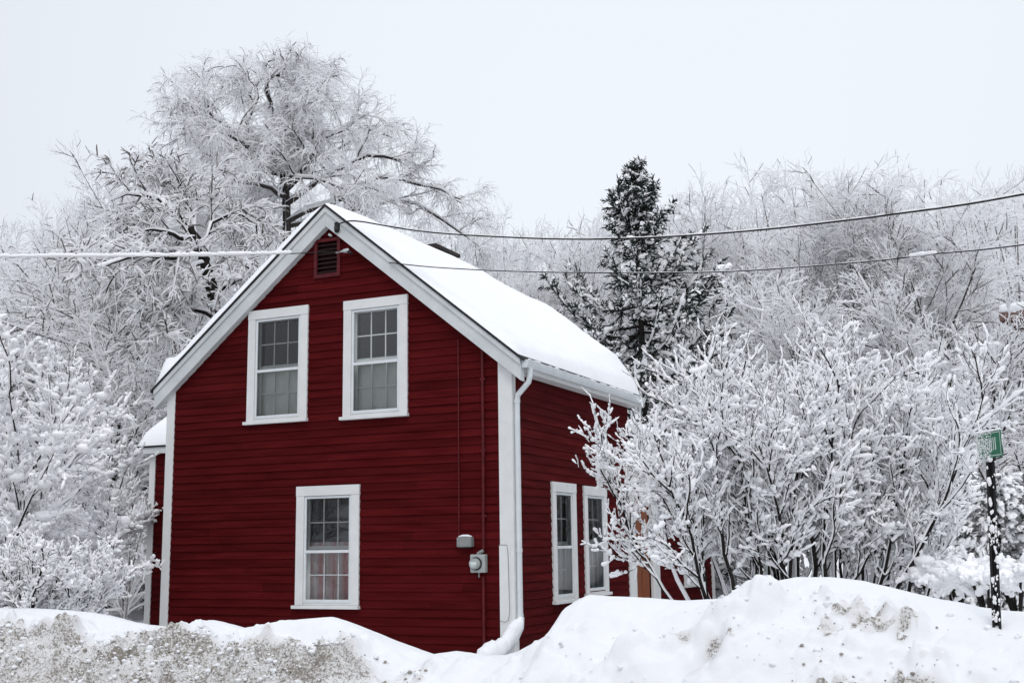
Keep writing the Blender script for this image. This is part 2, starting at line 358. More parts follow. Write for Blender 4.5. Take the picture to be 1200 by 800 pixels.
FW = [(-4.476, -3.368, 3.54, 5.27), (-2.727, -1.632, 3.515, 5.255), (-3.521, -2.429, .80, 2.52)]      # front windows, outer edge of casing
SW = [(1.32, 2.256, .815, 2.53), (2.60, 3.604, .86, 2.52)]
WWIN = [(7.88, 9.03, .81, 2.25)]
hole = lambda w: (w[0]+.09, w[1]-.09, w[2]+.06, w[3]-.09)
mb = MB(); 
def glim(z):
    h = (ZA-.10-z)/SL
    return (max(-W+.10, -W/2-h), min(-.10, -W/2+h))
clap(mb, FR, 0, 0, -.3, ZA-.2, [hole(w) for w in FW]+[(-3.24, -2.83, 5.72, 6.22)], glim)
hb(mb, 'front_wall', M['red'])
mb = MB(); clap(mb, SD, .10, D-.05, -.3, ZE-.02, [hole(w) for w in SW]); hb(mb, 'side_wall', M['red'])
mb = MB(); clap(mb, LF, .10, D-.05, -.3, ZE-.02); hb(mb, 'side_wall', M['red'])
mb = MB(); clap(mb, BK, 0, 0, -.3, ZA-.2, [], glim); hb(mb, 'back_wall', M['red'])
# corner boards
mb = MB(); mb.box(-.185, .026, -.028, .0, -.3, ZE-.03); mb.box(-.0, .026, .0, .10, -.3, ZE-.03); mb.box(-.195, -.03, -.034, -.028, -.3, 1.62); hb(mb, 'corner_board', M['white'], bevel=.004)
mb = MB(); mb.box(-W-.026, -W+.13, -.028, 0, -.3, ZE-.05); mb.box(-W-.026, -W, 0, .12, -.3, ZE-.05); hb(mb, 'corner_board', M['white'], bevel=.004)
# rake boards: sheared boxes following the slope
def rake(s, y0, y1, drop0, drop1, x_in=0.0, name='rake_board', m='rake', tip=EO):
    mb = MB(); xm = -W/2
    xe = xm+s*(W/2+tip)
    za = ZA; zb = roof_z(xe)
    p = [(xm, y0, za-drop1), (xe, y0, zb-drop1), (xe, y1, zb-drop1), (xm, y1, za-drop1), (xm, y0, za-drop0), (xe, y0, zb-drop0), (xe, y1, zb-drop0), (xm, y1, za-drop0)]
    mb.hexa(p); return mb
for s in (-1, 1):
    mb = rake(s, -RO-.004, -.0, .035, .335); hb(mb, 'rake_board', M['rake'], bevel=.004)
    mb = rake(s, -RO-.030, -RO-.006, .03, .115); hb(mb, 'rake_moulding', M['rake'], bevel=.004)
    mb = rake(s, D, D+RO, .035, .335); hb(mb, 'rake_board', M['rake'])
    # eave return box (soffit and fascia)
    x0, x1 = (-.0, EO) if s > 0 else (-W-EO, -W)
    mb = MB(); mb.box(min(x0, x1), max(x0, x1), 0.002, D, ZE-.20, ZE-.045) ; hb(mb, 'soffit', M['white'], bevel=.004)
    # roof deck
    mb = rake(s, -RO-.045, D+RO+.04, -.012, .028, tip=EO+.05); 
    rf = hb(mb, 'roof', M['shingle'])
# snow on the roof
def roof_snow(s):
    na, nb = 70, 60
    xm = -W/2; Lx = W/2+EO+.05-.07
    A, B = np.meshgrid(np.linspace(0, 1, na), np.linspace(0, 1, nb), indexing='ij')
    y = -RO-.035 + B*(D+2*RO+.065); x = xm+s*A*Lx
    z0 = ZA-SL*A*Lx+.014
    ea = np.clip((1-A)*Lx/.16, 0, 1); e0 = np.clip((y+RO+.035)/.10, 0, 1); e1 = np.clip((D+RO+.03-y)/.14, 0, 1)
    ed = np.sqrt(1-(1-ea)**2)*np.sqrt(1-(1-e0)**2)*np.sqrt(1-(1-e1)**2)
    th = .17+.035*fbm(x*1.1+3, y*1.1, 3)+  .032*fbm(x*3.3, y*3.3+1, 3)
    if s > 0: th = th*(.72+.28*np.clip(y/1.5, 0, 1)) + .26*np.clip((y-2.2)/2.4, 0, 1)**1.5*np.clip((A-.15)/.35, 0, 1)*np.clip((1.0-A)/.12, .35, 1)
    else: th = th*1.05+.14*np.exp(-((A-.96)/.05)**2)
    th0 = .155+.035*fbm(np.array(xm*1.1+3), y*1.1, 3)
    bl = np.exp(-(A*Lx/.25)**2); th = th*(1-bl)+bl*(.13*(.75+.25*np.clip(y/1.5, 0, 1))+.03*fbm(y*1.3, y*.1, 3)-.05*np.exp(-(A*Lx/.09)**2))
    zt = z0+np.maximum(th*ed, .0)
    V = np.concatenate([np.stack([x, y, zt], -1).reshape(-1, 3), np.stack([x, y, z0], -1).reshape(-1, 3)])
    I = np.arange(na*nb).reshape(na, nb); q = np.stack([I[:-1, :-1], I[1:, :-1], I[1:, 1:], I[:-1, 1:]], -1).reshape(-1, 4)
    q2 = q[:, ::-1]+na*nb
    if s < 0: q = q[:, ::-1]; q2 = q2[:, ::-1]
    me = np_mesh('roof_snow', V, np.concatenate([q, q2])); me.materials.append(M['snow'])
    return me
for s in (-1, 1):
    o = link('roof_snow', roof_snow(s), house); o.matrix_parent_inverse = Matrix.Translation(-house.location)
# gutter
mb = MB()
prof = [(.0, -.0), (.0, -.105), (.075, -.105), (.10, -.06), (.115, -.0), (.108, -.0), (.095, -.055), (.07, -.097), (.008, -.097), (.008, 0)]
xg, zg = EO+.003, ZE-.045
ys = (-RO+.02, D+.05)
for i in range(len(prof)):
    a, b = prof[i], prof[(i+1) % len(prof)]
    mb.add([(xg+a[0], ys[0], zg+a[1]), (xg+b[0], ys[0], zg+b[1]), (xg+b[0], ys[1], zg+b[1]), (xg+a[0], ys[1], zg+a[1])], [(0, 1, 2, 3)])
mb.add([(xg+p[0], ys[0]-.001, zg+p[1]) for p in prof[:5]], [tuple(range(5))]); mb.add([(xg+p[0], ys[1]+.001, zg+p[1]) for p in prof[:5]], [tuple(range(5))])
gut = hb(mb, 'gutter', M['metal_white'])
yy = np.arange(.0, D, .035); mb = MB()
for a, b in ((.0, 1.1), (1.15, 1.9), (2.0, 3.1), (3.2, 4.85)):
    yq = np.linspace(a, b, int((b-a)/.03)); rr = (.020+.022*vnoise(yq*9, yq*0+3)); rr[0] = rr[-1] = .004
    mb.tube(np.stack([yq*0+xg+.055, yq, yq*0+zg+.006], -1), np.abs(rr)*1.4, 8, flat=.8)
o = mb.build('gutter_snow', M['snow'], gut)
# downspout
mb = MB()
dp = [(xg+.055, .06, zg-.09), (xg+.055, .06, zg-.20), (xg+.03, .06, zg-.29), (.075, .06, zg-.46), (.062, .06, zg-.56), (.062, .06, 2.4), (.062, .06, 1.6), (.062, .06, .62)]
mb.tube(dp, .047, 12, flat=.8)
for zz in (zg-.57, 1.52, .66): mb.tube([(.062, .06, zz), (.062, .06, zz+.05)], .054, 12, flat=.8)
ds = hb(mb, 'downspout', M['metal_white'])
mb = MB(); mb.tube([(.062, .06, .66), (.06, .045, .52), (.03, -.03, .40), (-.06, -.16, .26), (-.16, -.29, .14)], .06, 12, flat=.8); mb.build('elbow', M['metal_white'], ds).matrix_parent_inverse = Matrix.Identity(4)
mb = MB(); q_ = np.array([(.085, .02, .67), (.07, .0, .60), (.04, -.05, .52), (.0, -.11, .43), (-.05, -.19, .35), (-.10, -.27, .29), (-.17, -.34, .25), (-.25, -.42, .2), (-.3, -.5, .0)]); k_ = np.linspace(0, 8, 40)
q_ = np.stack([np.interp(k_, np.arange(9), q_[:, i]) for i in range(3)], -1)
mb.tube(q_, np.interp(k_, np.arange(9), [.02, .06, .085, .09, .10, .11, .13, .13, .10])*(1+.32*vnoise(k_*1.3, k_*0+2)+.15*vnoise(k_*4, k_*0+7)), 16); mb.v = [(x+.03*float(fbm(np.array(x*9+z*7), np.array(y*9), 3)), y+.02*float(fbm(np.array(z*11), np.array(x*8+3), 3)), z+.03*float(fbm(np.array(x*10), np.array(y*10+z*5), 3))) for x, y, z in mb.v]; mb.build('elbow_snow', M['snow'], ds)
# conduits
mb = MB(); mb.tube([(-.80, -.035, 4.5), (-.80, -.035, 3.5), (-.805, -.035, 1.76)], .011, 8); hb(mb, 'cable_run', M['red_trim'])
mb = MB(); mb.tube([(-.415, -.045, 4.42), (-.415, -.045, 3), (-.425, -.045, 1.55)], .021, 10); mb.tube([(-.43, -.045, 1.2), (-.43, -.045, .2)], .021, 10)
for zz in (3.9, 2.9, 2.0): mb.box(-.455, -.375, -.05, -.02, zz, zz+.03)
hb(mb, 'conduit', M['red_trim'])
# telephone box
mb = MB(); mb.box(-.80, -.575, -.13, -.022, 1.60, 1.735); o = hb(mb, 'junction_box', M['grey_box'], bevel=.014)
mb = MB(); mb.box(-.765, -.60, -.12, -.03, 1.588, 1.602); hb(mb, 'junction_lip', M['dark'])
mb = MB(); mb.tube([(-.785, -.08, 1.742), (-.72, -.08, 1.752), (-.65, -.08, 1.752), (-.59, -.08, 1.742)], [.02, .04, .04, .02], 10, flat=.45); hb(mb, 'box_snow', M['snow'])
# meter
mb = MB(); mb.box(-.60, -.375, -.115, -.022, 1.255, 1.50); mt = hb(mb, 'electric_meter', M['grey_light'], bevel=.012)
mb = MB(); mb.tube([(-.505, -.114, 1.375), (-.505, -.135, 1.375)], .088, 24); mb.build('meter_ring', M['dark'], mt)
mb = MB(); mb.tube([(-.505, -.13, 1.375), (-.505, -.19, 1.375), (-.505, -.205, 1.375)], [.074, .074, .06], 24); mb.build('meter_glass', M['grey_light'], mt)
mb = MB(); mb.box(-.55, -.46, -.2065, -.205, 1.365, 1.40); mb.box(-.54, -.47, -.2065, -.205, 1.345, 1.355); mb.build('meter_display', M['sign_white'], mt)
mb = MB(); mb.tube([(-.49, -.06, 1.255), (-.49, -.06, 1.19)], .012, 8); mb.build('earth_stub', M['grey_box'], mt); mb = MB(); mb.tube([(-.505, -.07, 1.50), (-.47, -.06, 1.525), (-.425, -.045, 1.55)], .026, 10); mb.build('pipe_fitting', M['grey_box'], mt)
mb = MB(); mb.tube([(-.19, -.05, .62), (-.12, -.05, .60), (-.06, -.05, .63), (-.045, -.045, .75), (-.06, -.04, 1.5), (-.075, -.036, 1.62), (-.19, -.036, 1.62)], .004, 6); hb(mb, 'thin_wire', M['grey_box'])
# gable vent
mb = MB()
for b in ((-3.27, -2.80, 6.22, 6.27), (-3.27, -2.80, 5.66, 5.72), (-3.27, -3.215, 5.72, 6.22), (-2.855, -2.80, 5.72, 6.22)): mb.box(b[0], b[1], .0, .045, b[2], b[3], fn=FR)
gv = hb(mb, 'gable_vent', M['red_trim'], bevel=.004)
mb = MB()
for k in range(7):
    z = 5.735+k*.07; mb.hexa([FR(-3.214, .03, z), FR(-2.856, .03, z), FR(-2.856, -.05, z+.055), FR(-3.214, -.05, z+.055), FR(-3.214, .03, z+.012), FR(-2.856, .03, z+.012), FR(-2.856, -.05, z+.067), FR(-3.214, -.05, z+.067)])
mb.box(-3.22, -2.85, -.09, -.06, 5.7, 6.24, fn=FR); mb.build('louvre', M['vent'], gv)
# bracket hardware under the ridge
mb = MB(); c = on_y(394, 267, -.15); mb.tube([c+(0, .12, .05), c+(0, .02, 0), c+(.03, -.03, -.06)], [.02, .05, .035], 10); mb.box(c[0]-.05, c[0]+.05, -.13, -.05, c[2]-.04, c[2]+.10); hb(mb, 'cable_bracket', M['dark'], bevel=.006)
mb = MB(); c2 = on_y(386, 275, -.06); mb.tube([c2+(0, .06, 0), c2, c2+(.05, -.02, -.03)], [.018, .022, .012], 8); hb(mb, 'insulator_knob', M['sign_white'])
mb = MB(); c3 = on_y(403, 294, -.09); mb.tube([c3+(-.14, .0, -.005), c3+(-.03, 0, -.005)], .012, 8); mb.tube([c3+(.01, .07, .0), c3, c3+(.09, -.03, .005)], [.02, .028, .02], 8); hb(mb, 'insulator_knob', M['metal_white'])
mb = MB(); mb.tube([c3+(.08, .0, -.02), c3+(.15, -.02, -.06)], .022, 8); hb(mb, 'wire_hook', M['dark'])
# chimney
mb = MB(); mb.box(-3.62, -3.05, 3.45, 4.35, 5.6, 6.93); mb.box(-3.65, -3.02, 3.42, 4.38, 6.93, 7.0); ch = hb(mb, 'chimney', M['brick'], bevel=.01)
mb = MB(); mb.box(-3.60, -3.20, 3.5, 4.3, 7.0, 7.03); mb.build('chimney_snow', M['snow'], ch, bevel=.012)

def window(fn, a0, a1, z0, z1, name='window', casing=.135, storm=True, sill=True):
    """casing, sill, storm frame, two sashes with muntins, panes"""
    root = MB(); e = .042; sb = .045 if sill else 0
    zb = z0
    root.box(a0, a0+casing, -.02, e, zb, z1-casing-.01, fn=fn); root.box(a1-casing, a1, -.02, e, zb, z1-casing-.01, fn=fn)
    root.box(a0-.004, a1+.004, -.02, e+.004, z1-casing-.009, z1, fn=fn)
    win = hb(root, name, M['white'], bevel=.004)
    mb = MB(); mb.box(a0-.035, a1+.02, -.02, e+.045, z0-.05, z0-.003, fn=fn); mb.build('sill', M['white'], win, bevel=.005)
    i0, i1, j0, j1 = a0+casing, a1-casing, z0+.0, z1-casing-.01
    # jamb reveals
    mb = MB(); mb.box(i0-.03, i0-.002, -.16, -.021, j0, j1, fn=fn); mb.box(i1+.002, i1+.03, -.16, -.021, j0, j1, fn=fn); mb.box(i0-.03, i1+.03, -.16, -.021, j1+.002, j1+.03, fn=fn); mb.box(i0-.03, i1+.03, -.16, -.021, j0-.03, j0-.002, fn=fn); mb.build('jamb', M['white'], win)
    # storm frame
    f = .035; k0, k1, l0, l1 = i0+.004, i1-.004, j0+.035, j1-.004; zm = l0+(l1-l0)*.475
    mb = MB(); n0, n1 = .0, .028
    mb.box(k0, k0+f, n0, n1, l0, l1, fn=fn); mb.box(k1-f, k1, n0, n1, l0, l1, fn=fn); mb.box(k0+f, k1-f, n0, n1, l1-f, l1, fn=fn); mb.box(k0+f, k1-f, n0, n1, l0, l0+f*1.3, fn=fn); mb.box(k0+f, k1-f, n0-.004, n1+.006, zm-.02, zm+.022, fn=fn)
    mb.build('storm_frame', M['metal_white'], win, bevel=.003)
    mb = MB(); mb.box(i0+.002, i1-.002, -.01, .02, j0-.0, j0+.034, fn=fn); mb.build('subsill', M['white'], win)
    for (p, q) in ((l0+f*1.3, zm-.02), (zm+.022, l1-f)):
        mb = MB(); mb.add([fn(k0+f, .012, p), fn(k1-f, .012, p), fn(k1-f, .012, q), fn(k0+f, .012, q)], [(0, 1, 2, 3)]); mb.build('pane', M['glass'], win)
    # sashes
    for (p, q, n) in ((j0+.02, zm+.07, -.085), (zm+.035, j1, -.06)):
        mb = MB(); s = .042; m0 = .009
        mb.box(i0, i0+s, n-.02, n, p, q, fn=fn); mb.box(i1-s, i1, n-.02, n, p, q, fn=fn); mb.box(i0+s, i1-s, n-.02, n, q-s, q, fn=fn); mb.box(i0+s, i1-s, n-.02, n, p, p+s*1.1, fn=fn)
        for c in (1, 2):
            x = i0+s+(i1-i0-2*s)*c/3; mb.box(x-m0, x+m0, n-.018, n-.002, p+s*1.1, q-s, fn=fn)
        z = (p+q)/2; mb.box(i0+s, i1-s, n-.017, n-.003, z-m0, z+m0, fn=fn)
        mb.build('sash', M['white'], win)
        mb = MB(); mb.add([fn(i0+s, n-.012, p+s), fn(i1-s, n-.012, p+s), fn(i1-s, n-.012, q-s), fn(i0+s, n-.012, q-s)], [(0, 1, 2, 3)]); mb.build('sash_glass', M['glass'], win)
    return win
def curtain(fn, a0, a1, z0, z1, m, label, n=-.145, amp=.015, waves=5, name='curtain', cat='curtain', group=None):
    mb = MB(); k = 60
    aa = [a0+(a1-a0)*i/k for i in range(k+1)]
    f = lambda i: n+amp*math.sin(waves*2*math.pi*i/k+.4*math.sin(i))
    v = [fn(a, f(i), z) for i, a in enumerate(aa) for z in (z0, z1)]+[fn(a, f(i)-.004, z) for i, a in enumerate(aa) for z in (z0, z1)]
    o = 2*(k+1)
    mb.add(v, [(2*i, 2*i+2, 2*i+3, 2*i+1) for i in range(k)]+[(o+2*i+1, o+2*i+3, o+2*i+2, o+2*i) for i in range(k)], smooth=True)
    ob = mb.build(name, m); tag(ob, label, cat, group); return ob
for wdw in FW: window(FR, *wdw)
for wdw in SW: window(SD, *wdw)
curtain(FR, -4.36, -3.49, 3.52, 4.42, M['shade'], 'pale roller shade in the lower half of the smaller upper gable window', amp=.003, waves=2, name='roller_shade', cat='window shade')
curtain(FR, -2.62, -1.74, 3.5, 4.40, M['shade'], 'pale roller shade in the lower half of the upper window under the right rake', amp=.003, waves=2, name='roller_shade', cat='window shade')
curtain(FR, -3.41, -2.54, .78, 1.70, M['pink'], 'pink striped cafe curtain in the ground floor front window', amp=.022, waves=6)
curtain(FR, -2.72, -2.54, 1.72, 2.4, M['net'], 'grey net drape at the right of the upper pane of the ground floor front window', amp=.015, waves=3)
curtain(SD, 1.45, 2.14, .8, 1.66, M['net'], 'grey net curtain behind the side window nearest the downspout', amp=.02, waves=6)
curtain(SD, 2.72, 3.49, .8, 1.70, M['net'], 'grey net curtain behind the side window half covered by shrub twigs', amp=.02, waves=6)
# interior floors so that the rooms are dark and closed
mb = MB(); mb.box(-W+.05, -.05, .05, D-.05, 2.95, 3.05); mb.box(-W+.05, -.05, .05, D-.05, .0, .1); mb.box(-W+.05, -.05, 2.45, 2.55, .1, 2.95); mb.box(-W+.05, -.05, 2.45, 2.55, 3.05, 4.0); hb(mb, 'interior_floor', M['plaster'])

# ---- rear wing with the door
WY0, WY1, WZ = D, 10.05, 3.45
mb = MB(); clap(mb, SD, 5.0, WY1-.12, -.3, WZ, [hole(x) for x in WWIN]+[(5.02, 5.95, .2, 2.42)]); hb(mb, 'wing_wall', M['red'])
mb = MB(); clap(mb, lambda a, n, z: (a, WY1+n, z), 0, 0, -.3, 4.2, [], lambda z: (max(-4.35, -2.2-(4.2-z)/.35), min(-.12, -2.2+(4.2-z)/.35))); hb(mb, 'wing_wall', M['red'])
mb = MB(); mb.box(-.14, .03, WY1-.16, WY1+.03, -.3, WZ); hb(mb, 'corner_board', M['white'], bevel=.004)
mb = MB(); mb.box(-.02, .035, 4.66, 5.02, -.3, 2.62); mb.box(-.02, .035, 5.93, 6.33, -.3, 2.62); mb.box(-.02, .04, 4.62, 6.37, 2.62, 2.86); dc_ = hb(mb, 'door_casing', M['white'], bevel=.005)
mb = MB(); mb.box(-.09, -.04, 5.02, 5.93, .2, 2.60)
for (a, b, c, d) in ((5.12, 5.43, .4, 1.15), (5.52, 5.83, .4, 1.15), (5.12, 5.43, 1.35, 2.4), (5.52, 5.83, 1.35, 2.4)): mb.box(-.045, -.028, a, b, c, d)
dr = hb(mb, 'door', M['door'], bevel=.006)
mb = MB(); mb.tube([(-.04, 5.82, 1.22), (.02, 5.82, 1.22), (.045, 5.82, 1.22)], [.012, .014, .028], 10); mb.build('door_handle', M['dark'], dr)
window(SD, *WWIN[0])
curtain(SD, 8.0, 8.9, .8, 2.2, M['net'], 'pale net curtain in the small window beyond the orange door', amp=.02, waves=6)
wr = MB()
xm, zr, ov = -2.2, 4.25, .25
for s in (-1, 1):
    xe = xm+s*(2.2+ov); ze = WZ-.02
    wr.hexa([(xm, D+.03, zr-.08), (xe, D+.03, ze-.08), (xe, WY1+.2, ze-.08), (xm, WY1+.2, zr-.08), (xm, D+.03, zr), (xe, D+.03, ze), (xe, WY1+.2, ze), (xm, WY1+.2, zr)])
hb(wr, 'wing_roof', M['shingle'])
wr = MB()
for s in (-1, 1):
    xe = xm+s*(2.2+ov-.06); ze = WZ-.02
    wr.hexa([(xm, D+.05, zr+.004), (xe, D+.05, ze+.02), (xe, WY1+.17, ze+.02), (xm, WY1+.17, zr+.004), (xm, D+.05, zr+.25), (xe, D+.05, ze+.2), (xe, WY1+.17, ze+.2), (xm, WY1+.17, zr+.25)])
hb(wr, 'wing_snow', M['snow'], bevel=.06)
mb = MB(); mb.box(.0, ov+.02, D+.03, WY1+.2, WZ-.24, WZ-.105); hb(mb, 'wing_fascia', M['white'], bevel=.004)
# ---- lean-to on the left side
LY = 1.6
pL = on_y(176, 560, LY)[0]; zf = on_y(180, 529, LY)[2]
mb = MB(); clap(mb, lambda a, n, z: (a, LY-n, z), pL+.1, -W-.0, -.3, zf-.02, bow=False); hb(mb, 'lean_to_wall', M['red'])
mb = MB(); mb.box(pL, pL+.13, LY-.03, LY+.1, -.3, zf-.03); hb(mb, 'corner_board', M['white'], bevel=.004)
mb = MB(); clap(mb, lambda a, n, z: (pL-n, a, z), LY+.1, 4.4, -.3, zf-.02); hb(mb, 'lean_to_wall', M['red'])
ztop = zf+.8
mb = MB(); mb.box(pL-.16, -W-.03, LY-.16, LY-.10, zf-.05, zf+.06); mb.box(pL-.16, pL-.10, LY-.10, 4.5, zf-.05, zf+.06); hb(mb, 'lean_to_fascia', M['rake'], bevel=.004)
mb = MB(); mb.hexa([(pL-.18, LY-.18, zf+.06), (-W-.02, LY-.18, zf+.06), (-W-.02, 4.5, zf+.5), (pL-.18, 4.5, zf+.06), (pL-.18, LY-.18, zf+.09), (-W-.02, LY-.18, zf+.09), (-W-.02, 4.5, ztop), (pL-.18, 4.5, zf+.09)]); hb(mb, 'lean_to_roof', M['shingle'])
# snow mound on the lean-to: hipped towards the front and the left
na = 26; A, B = np.meshgrid(np.linspace(0, 1, na), np.linspace(0, 1, na), indexing='ij')
x = (pL-.17)+A*(-W-.02-pL+.17); y = LY-.17+B*2.9
ea = np.clip(A/.55, 0, 1); eb = np.clip(B/.45, 0, 1)
zt = zf+.10+1.15*np.minimum(ea*.55+.45*np.sqrt(1-(1-ea)**2), eb*.55+.45*np.sqrt(1-(1-eb)**2))+.04*fbm(x*4, y*4, 3)*np.minimum(ea, eb)
V = np.concatenate([np.stack([x, y, zt], -1).reshape(-1, 3), np.stack([x, y, zt*0+zf+.07], -1).reshape(-1, 3)])
I = np.arange(na*na).reshape(na, na); q = np.stack([I[:-1, :-1], I[1:, :-1], I[1:, 1:], I[:-1, 1:]], -1).reshape(-1, 4)
rim = np.concatenate([I[0, :], I[1:, -1], I[-1, -2::-1], I[-2:0:-1, 0]]); rq = np.stack([rim, np.roll(rim, -1), np.roll(rim, -1)+na*na, rim+na*na], -1)
me = np_mesh('lean_to_snow', V, np.concatenate([q, rq])); me.materials.append(M['snow']); o = link('lean_to_snow', me, house); o.matrix_parent_inverse = Matrix.Translation(-house.location)
for i in range(4):
    mb = MB(); xx = -W-.10-.09*i; hgt = rng.uniform(.05, .2)*(1.3 if i == 0 else .7); mb.tube([(xx, LY-.13, zf-.04), (xx, LY-.13, zf-.04-hgt)], [.018, .003], 7)
    hb(mb, 'icicle', M['snow'])
#VEGETATION#
# ------------------------------------------------------------------ branching plants (numpy)
def unit(v): return v/(np.linalg.norm(v, axis=-1, keepdims=True)+1e-9)
def grow(rg, P, R, n, t0, t1, Ln, ang, K, trop=0.0, wig=.08, rr=.6, rmin=.004, fall=.4, flat=0.0, tvec=(0, 0, 1), lvar=.45, even=True):
    Np, Kp = P.shape[:2]; m = Np*n
    par = np.repeat(np.arange(Np), n); k = np.tile(np.arange(n), Np)
    t = t0+(t1-t0)*((k+rg.rand(m))/n if even else rg.rand(m)**.7)
    s = t*(Kp-1)*.9999; i = s.astype(int); f = (s-i)[:, None]
    p = P[par, i]*(1-f)+P[par, i+1]*f; d = unit(P[par, i+1]-P[par, i])
    r = R[par, i]*(1-f[:, 0])+R[par, i+1]*f[:, 0]
    q = rg.randn(m, 3); q[:, 2] *= (1-flat); q -= (q*d).sum(1)[:, None]*d; q = unit(q)
    a = (ang*(1+.35*rg.randn(m)))[:, None]
    d = unit(d*np.cos(a)+q*np.sin(a))
    ln = Ln*(1-lvar+2*lvar*rg.rand(m))*(1-fall*t)
    r0 = np.maximum(r*rr, rmin)
    out = np.empty((m, K, 3)); out[:, 0] = p; tv = np.array(tvec, float)
    for j in range(1, K):
        out[:, j] = out[:, j-1]+d*(ln/(K-1))[:, None]
        d = unit(d+trop*tv+wig*rg.randn(m, 3))
    rad_ = r0[:, None]*np.linspace(1, .45, K)[None]
    return out, np.maximum(rad_, rmin*.7)
WIND = np.array([-.30, -.22, 1.0])/np.linalg.norm([-.30, -.22, 1.0])
def frames(P):
    T = np.gradient(P, axis=1); T = unit(T)
    u = WIND-(T@WIND)[..., None]*T; l = np.linalg.norm(u, axis=-1); u = u/(l[..., None]+1e-6)
    return T, u, np.cross(T, u), l
class Geo:
    def __init__(s): s.V = []; s.Q = []; s.M = []; s.n = 0
    def push(s, V, Q, Mi): s.V.append(V.reshape(-1, 3).astype(np.float32)); s.Q.append((Q+s.n).astype(np.int32)); s.M.append(Mi.astype(np.int8)); s.n += V.size//3
    def rings(s, C, U, Sd, offs_u, offs_s, mi, mrow=None, clip=None):
        """C (N,K,3); offs (N,K,S) along U and Sd"""
        V = C[:, :, None]+U[:, :, None]*offs_u[..., None]+Sd[:, :, None]*offs_s[..., None]
        Nn, K, Sn = offs_u.shape
        I = np.arange(Nn*K*Sn).reshape(Nn, K, Sn)
        a = I[:, :-1]; b = I[:, 1:]
        Q = np.stack([a, np.roll(a, -1, 2), np.roll(b, -1, 2), b], -1)
        Mi = np.broadcast_to(np.asarray(mi if mrow is None else mrow), Q.shape[:3])
        s.push(V, Q.reshape(-1, 4), Mi.reshape(-1))
    def bark(s, P, R, Sn=6, mi=0):
        T, u, sd, l = frames(P); a = np.arange(Sn)*2*math.pi/Sn
        s.rings(P, u, sd, R[..., None]*np.sin(a), R[..., None]*np.cos(a), mi)
    def snow(s, rg, P, R, th, Sn=7, mi=1, wr=.9, lump=.3, minl=.35, tip=True, keep=1.0, gap=0.0, wrap=1.0, rings=0, blunt=0):
        if keep < 1: 
            k = rg.rand(len(P)) < keep; P = P[k]; R = R[k]
        Nn, K = R.shape
        if gap or rings:                                     # the load has slid off one end of the twig
            K2 = rings or K+1; a0 = gap*rg.rand(Nn); b0 = 1-gap*.5*rg.rand(Nn); t = (a0[:, None]+(b0-a0)[:, None]*np.linspace(0, 1, K2)[None])*(K-1)*.9999
            i = t.astype(int); f = t-i; n = np.arange(Nn)[:, None]
            P = P[n, i]*(1-f[..., None])+P[n, i+1]*f[..., None]; R = R[n, i]*(1-f)+R[n, i+1]*f; K = K2
        T, u, sd, l = frames(P)
        th = th*np.clip(l, minl, 1)*(1+lump*rg.randn(Nn, K))*(1+.6*lump*rg.randn(Nn, 1)); th = np.clip(th, .25*np.abs(th).mean(), None)
        e = np.ones(K); e[0] = .8 if blunt else .5; e[-1] = .88 if blunt else .62
        h = th*e; w_ = R*wr+th*.72*e
        C = P+u*(R*(.85-.5*wrap)+h*(.62-.2*wrap))[..., None]
        # blunt rounded end
        C = np.concatenate([C, C[:, -1:]+T[:, -1:]*h[:, -1:, None]*.7], 1); h = np.concatenate([h, h[:, -1:]*.3], 1); w_ = np.concatenate([w_, w_[:, -1:]*.3], 1)
        u = np.concatenate([u, u[:, -1:]], 1); sd = np.concatenate([sd, sd[:, -1:]], 1)
        a = np.arange(Sn)*2*math.pi/Sn
        s.rings(C, u, sd, h[..., None]*np.sin(a), w_[..., None]*np.cos(a), mi)
    def diamond(s, rg, P, R, th, minl=.35, bare=0.0, rime=.7, mb=0, ms=1):
        T, u, sd, l = frames(P); Nn, K = R.shape
        h = th*np.clip(l, minl, 1)*(.7+.6*rg.rand(Nn, 1)); e = np.ones(K); e[-1] = .35
        h = h*e; w_ = R+h*.45
        ou = np.stack([-R*1.1, h*.25, h+R*.4, h*.25], -1); os_ = np.stack([0*R, -w_, 0*R, w_], -1)
        b = (rg.rand(Nn) < bare)[:, None, None]; c = (rg.rand(Nn) < rime)[:, None, None]
        row = np.array([mb, ms, ms, mb])[None, None]; row = np.where(c, ms, row); row = np.where(b, mb, row)
        s.rings(P, u, sd, ou, os_, 0, np.broadcast_to(row, (Nn, K-1, 4)))
    def blobs(s, rg, C, sz, mi=1, flat=.7, na=7, nb=4, jit=.22):
        Nn = len(C); th = (np.arange(nb)+.5)/nb*math.pi; a = np.arange(na)*2*math.pi/na
        sx = np.broadcast_to(sz, (Nn,))*(.7+.6*rg.rand(Nn)); j = 1+jit*rg.randn(Nn, nb, na)
        x = np.sin(th)[None, :, None]*np.cos(a)[None, None]*j; y = np.sin(th)[None, :, None]*np.sin(a)[None, None]*j; z = np.cos(th)[None, :, None]*flat*np.ones_like(j)
        V = C[:, None, None]+sx[:, None, None, None]*np.stack([x, y, z], -1)
        I = np.arange(Nn*nb*na).reshape(Nn, nb, na); p = I[:, :-1]; q = I[:, 1:]
        Q = np.stack([p, q, np.roll(q, -1, 2), np.roll(p, -1, 2)], -1)
        s.push(V, Q.reshape(-1, 4), np.full(Q.size//4, mi))
    def mesh(s, name, mats):
        me = np_mesh(name, np.concatenate(s.V), np.concatenate(s.Q), np.concatenate(s.M))
        for x in mats: me.materials.append(x)
        return me
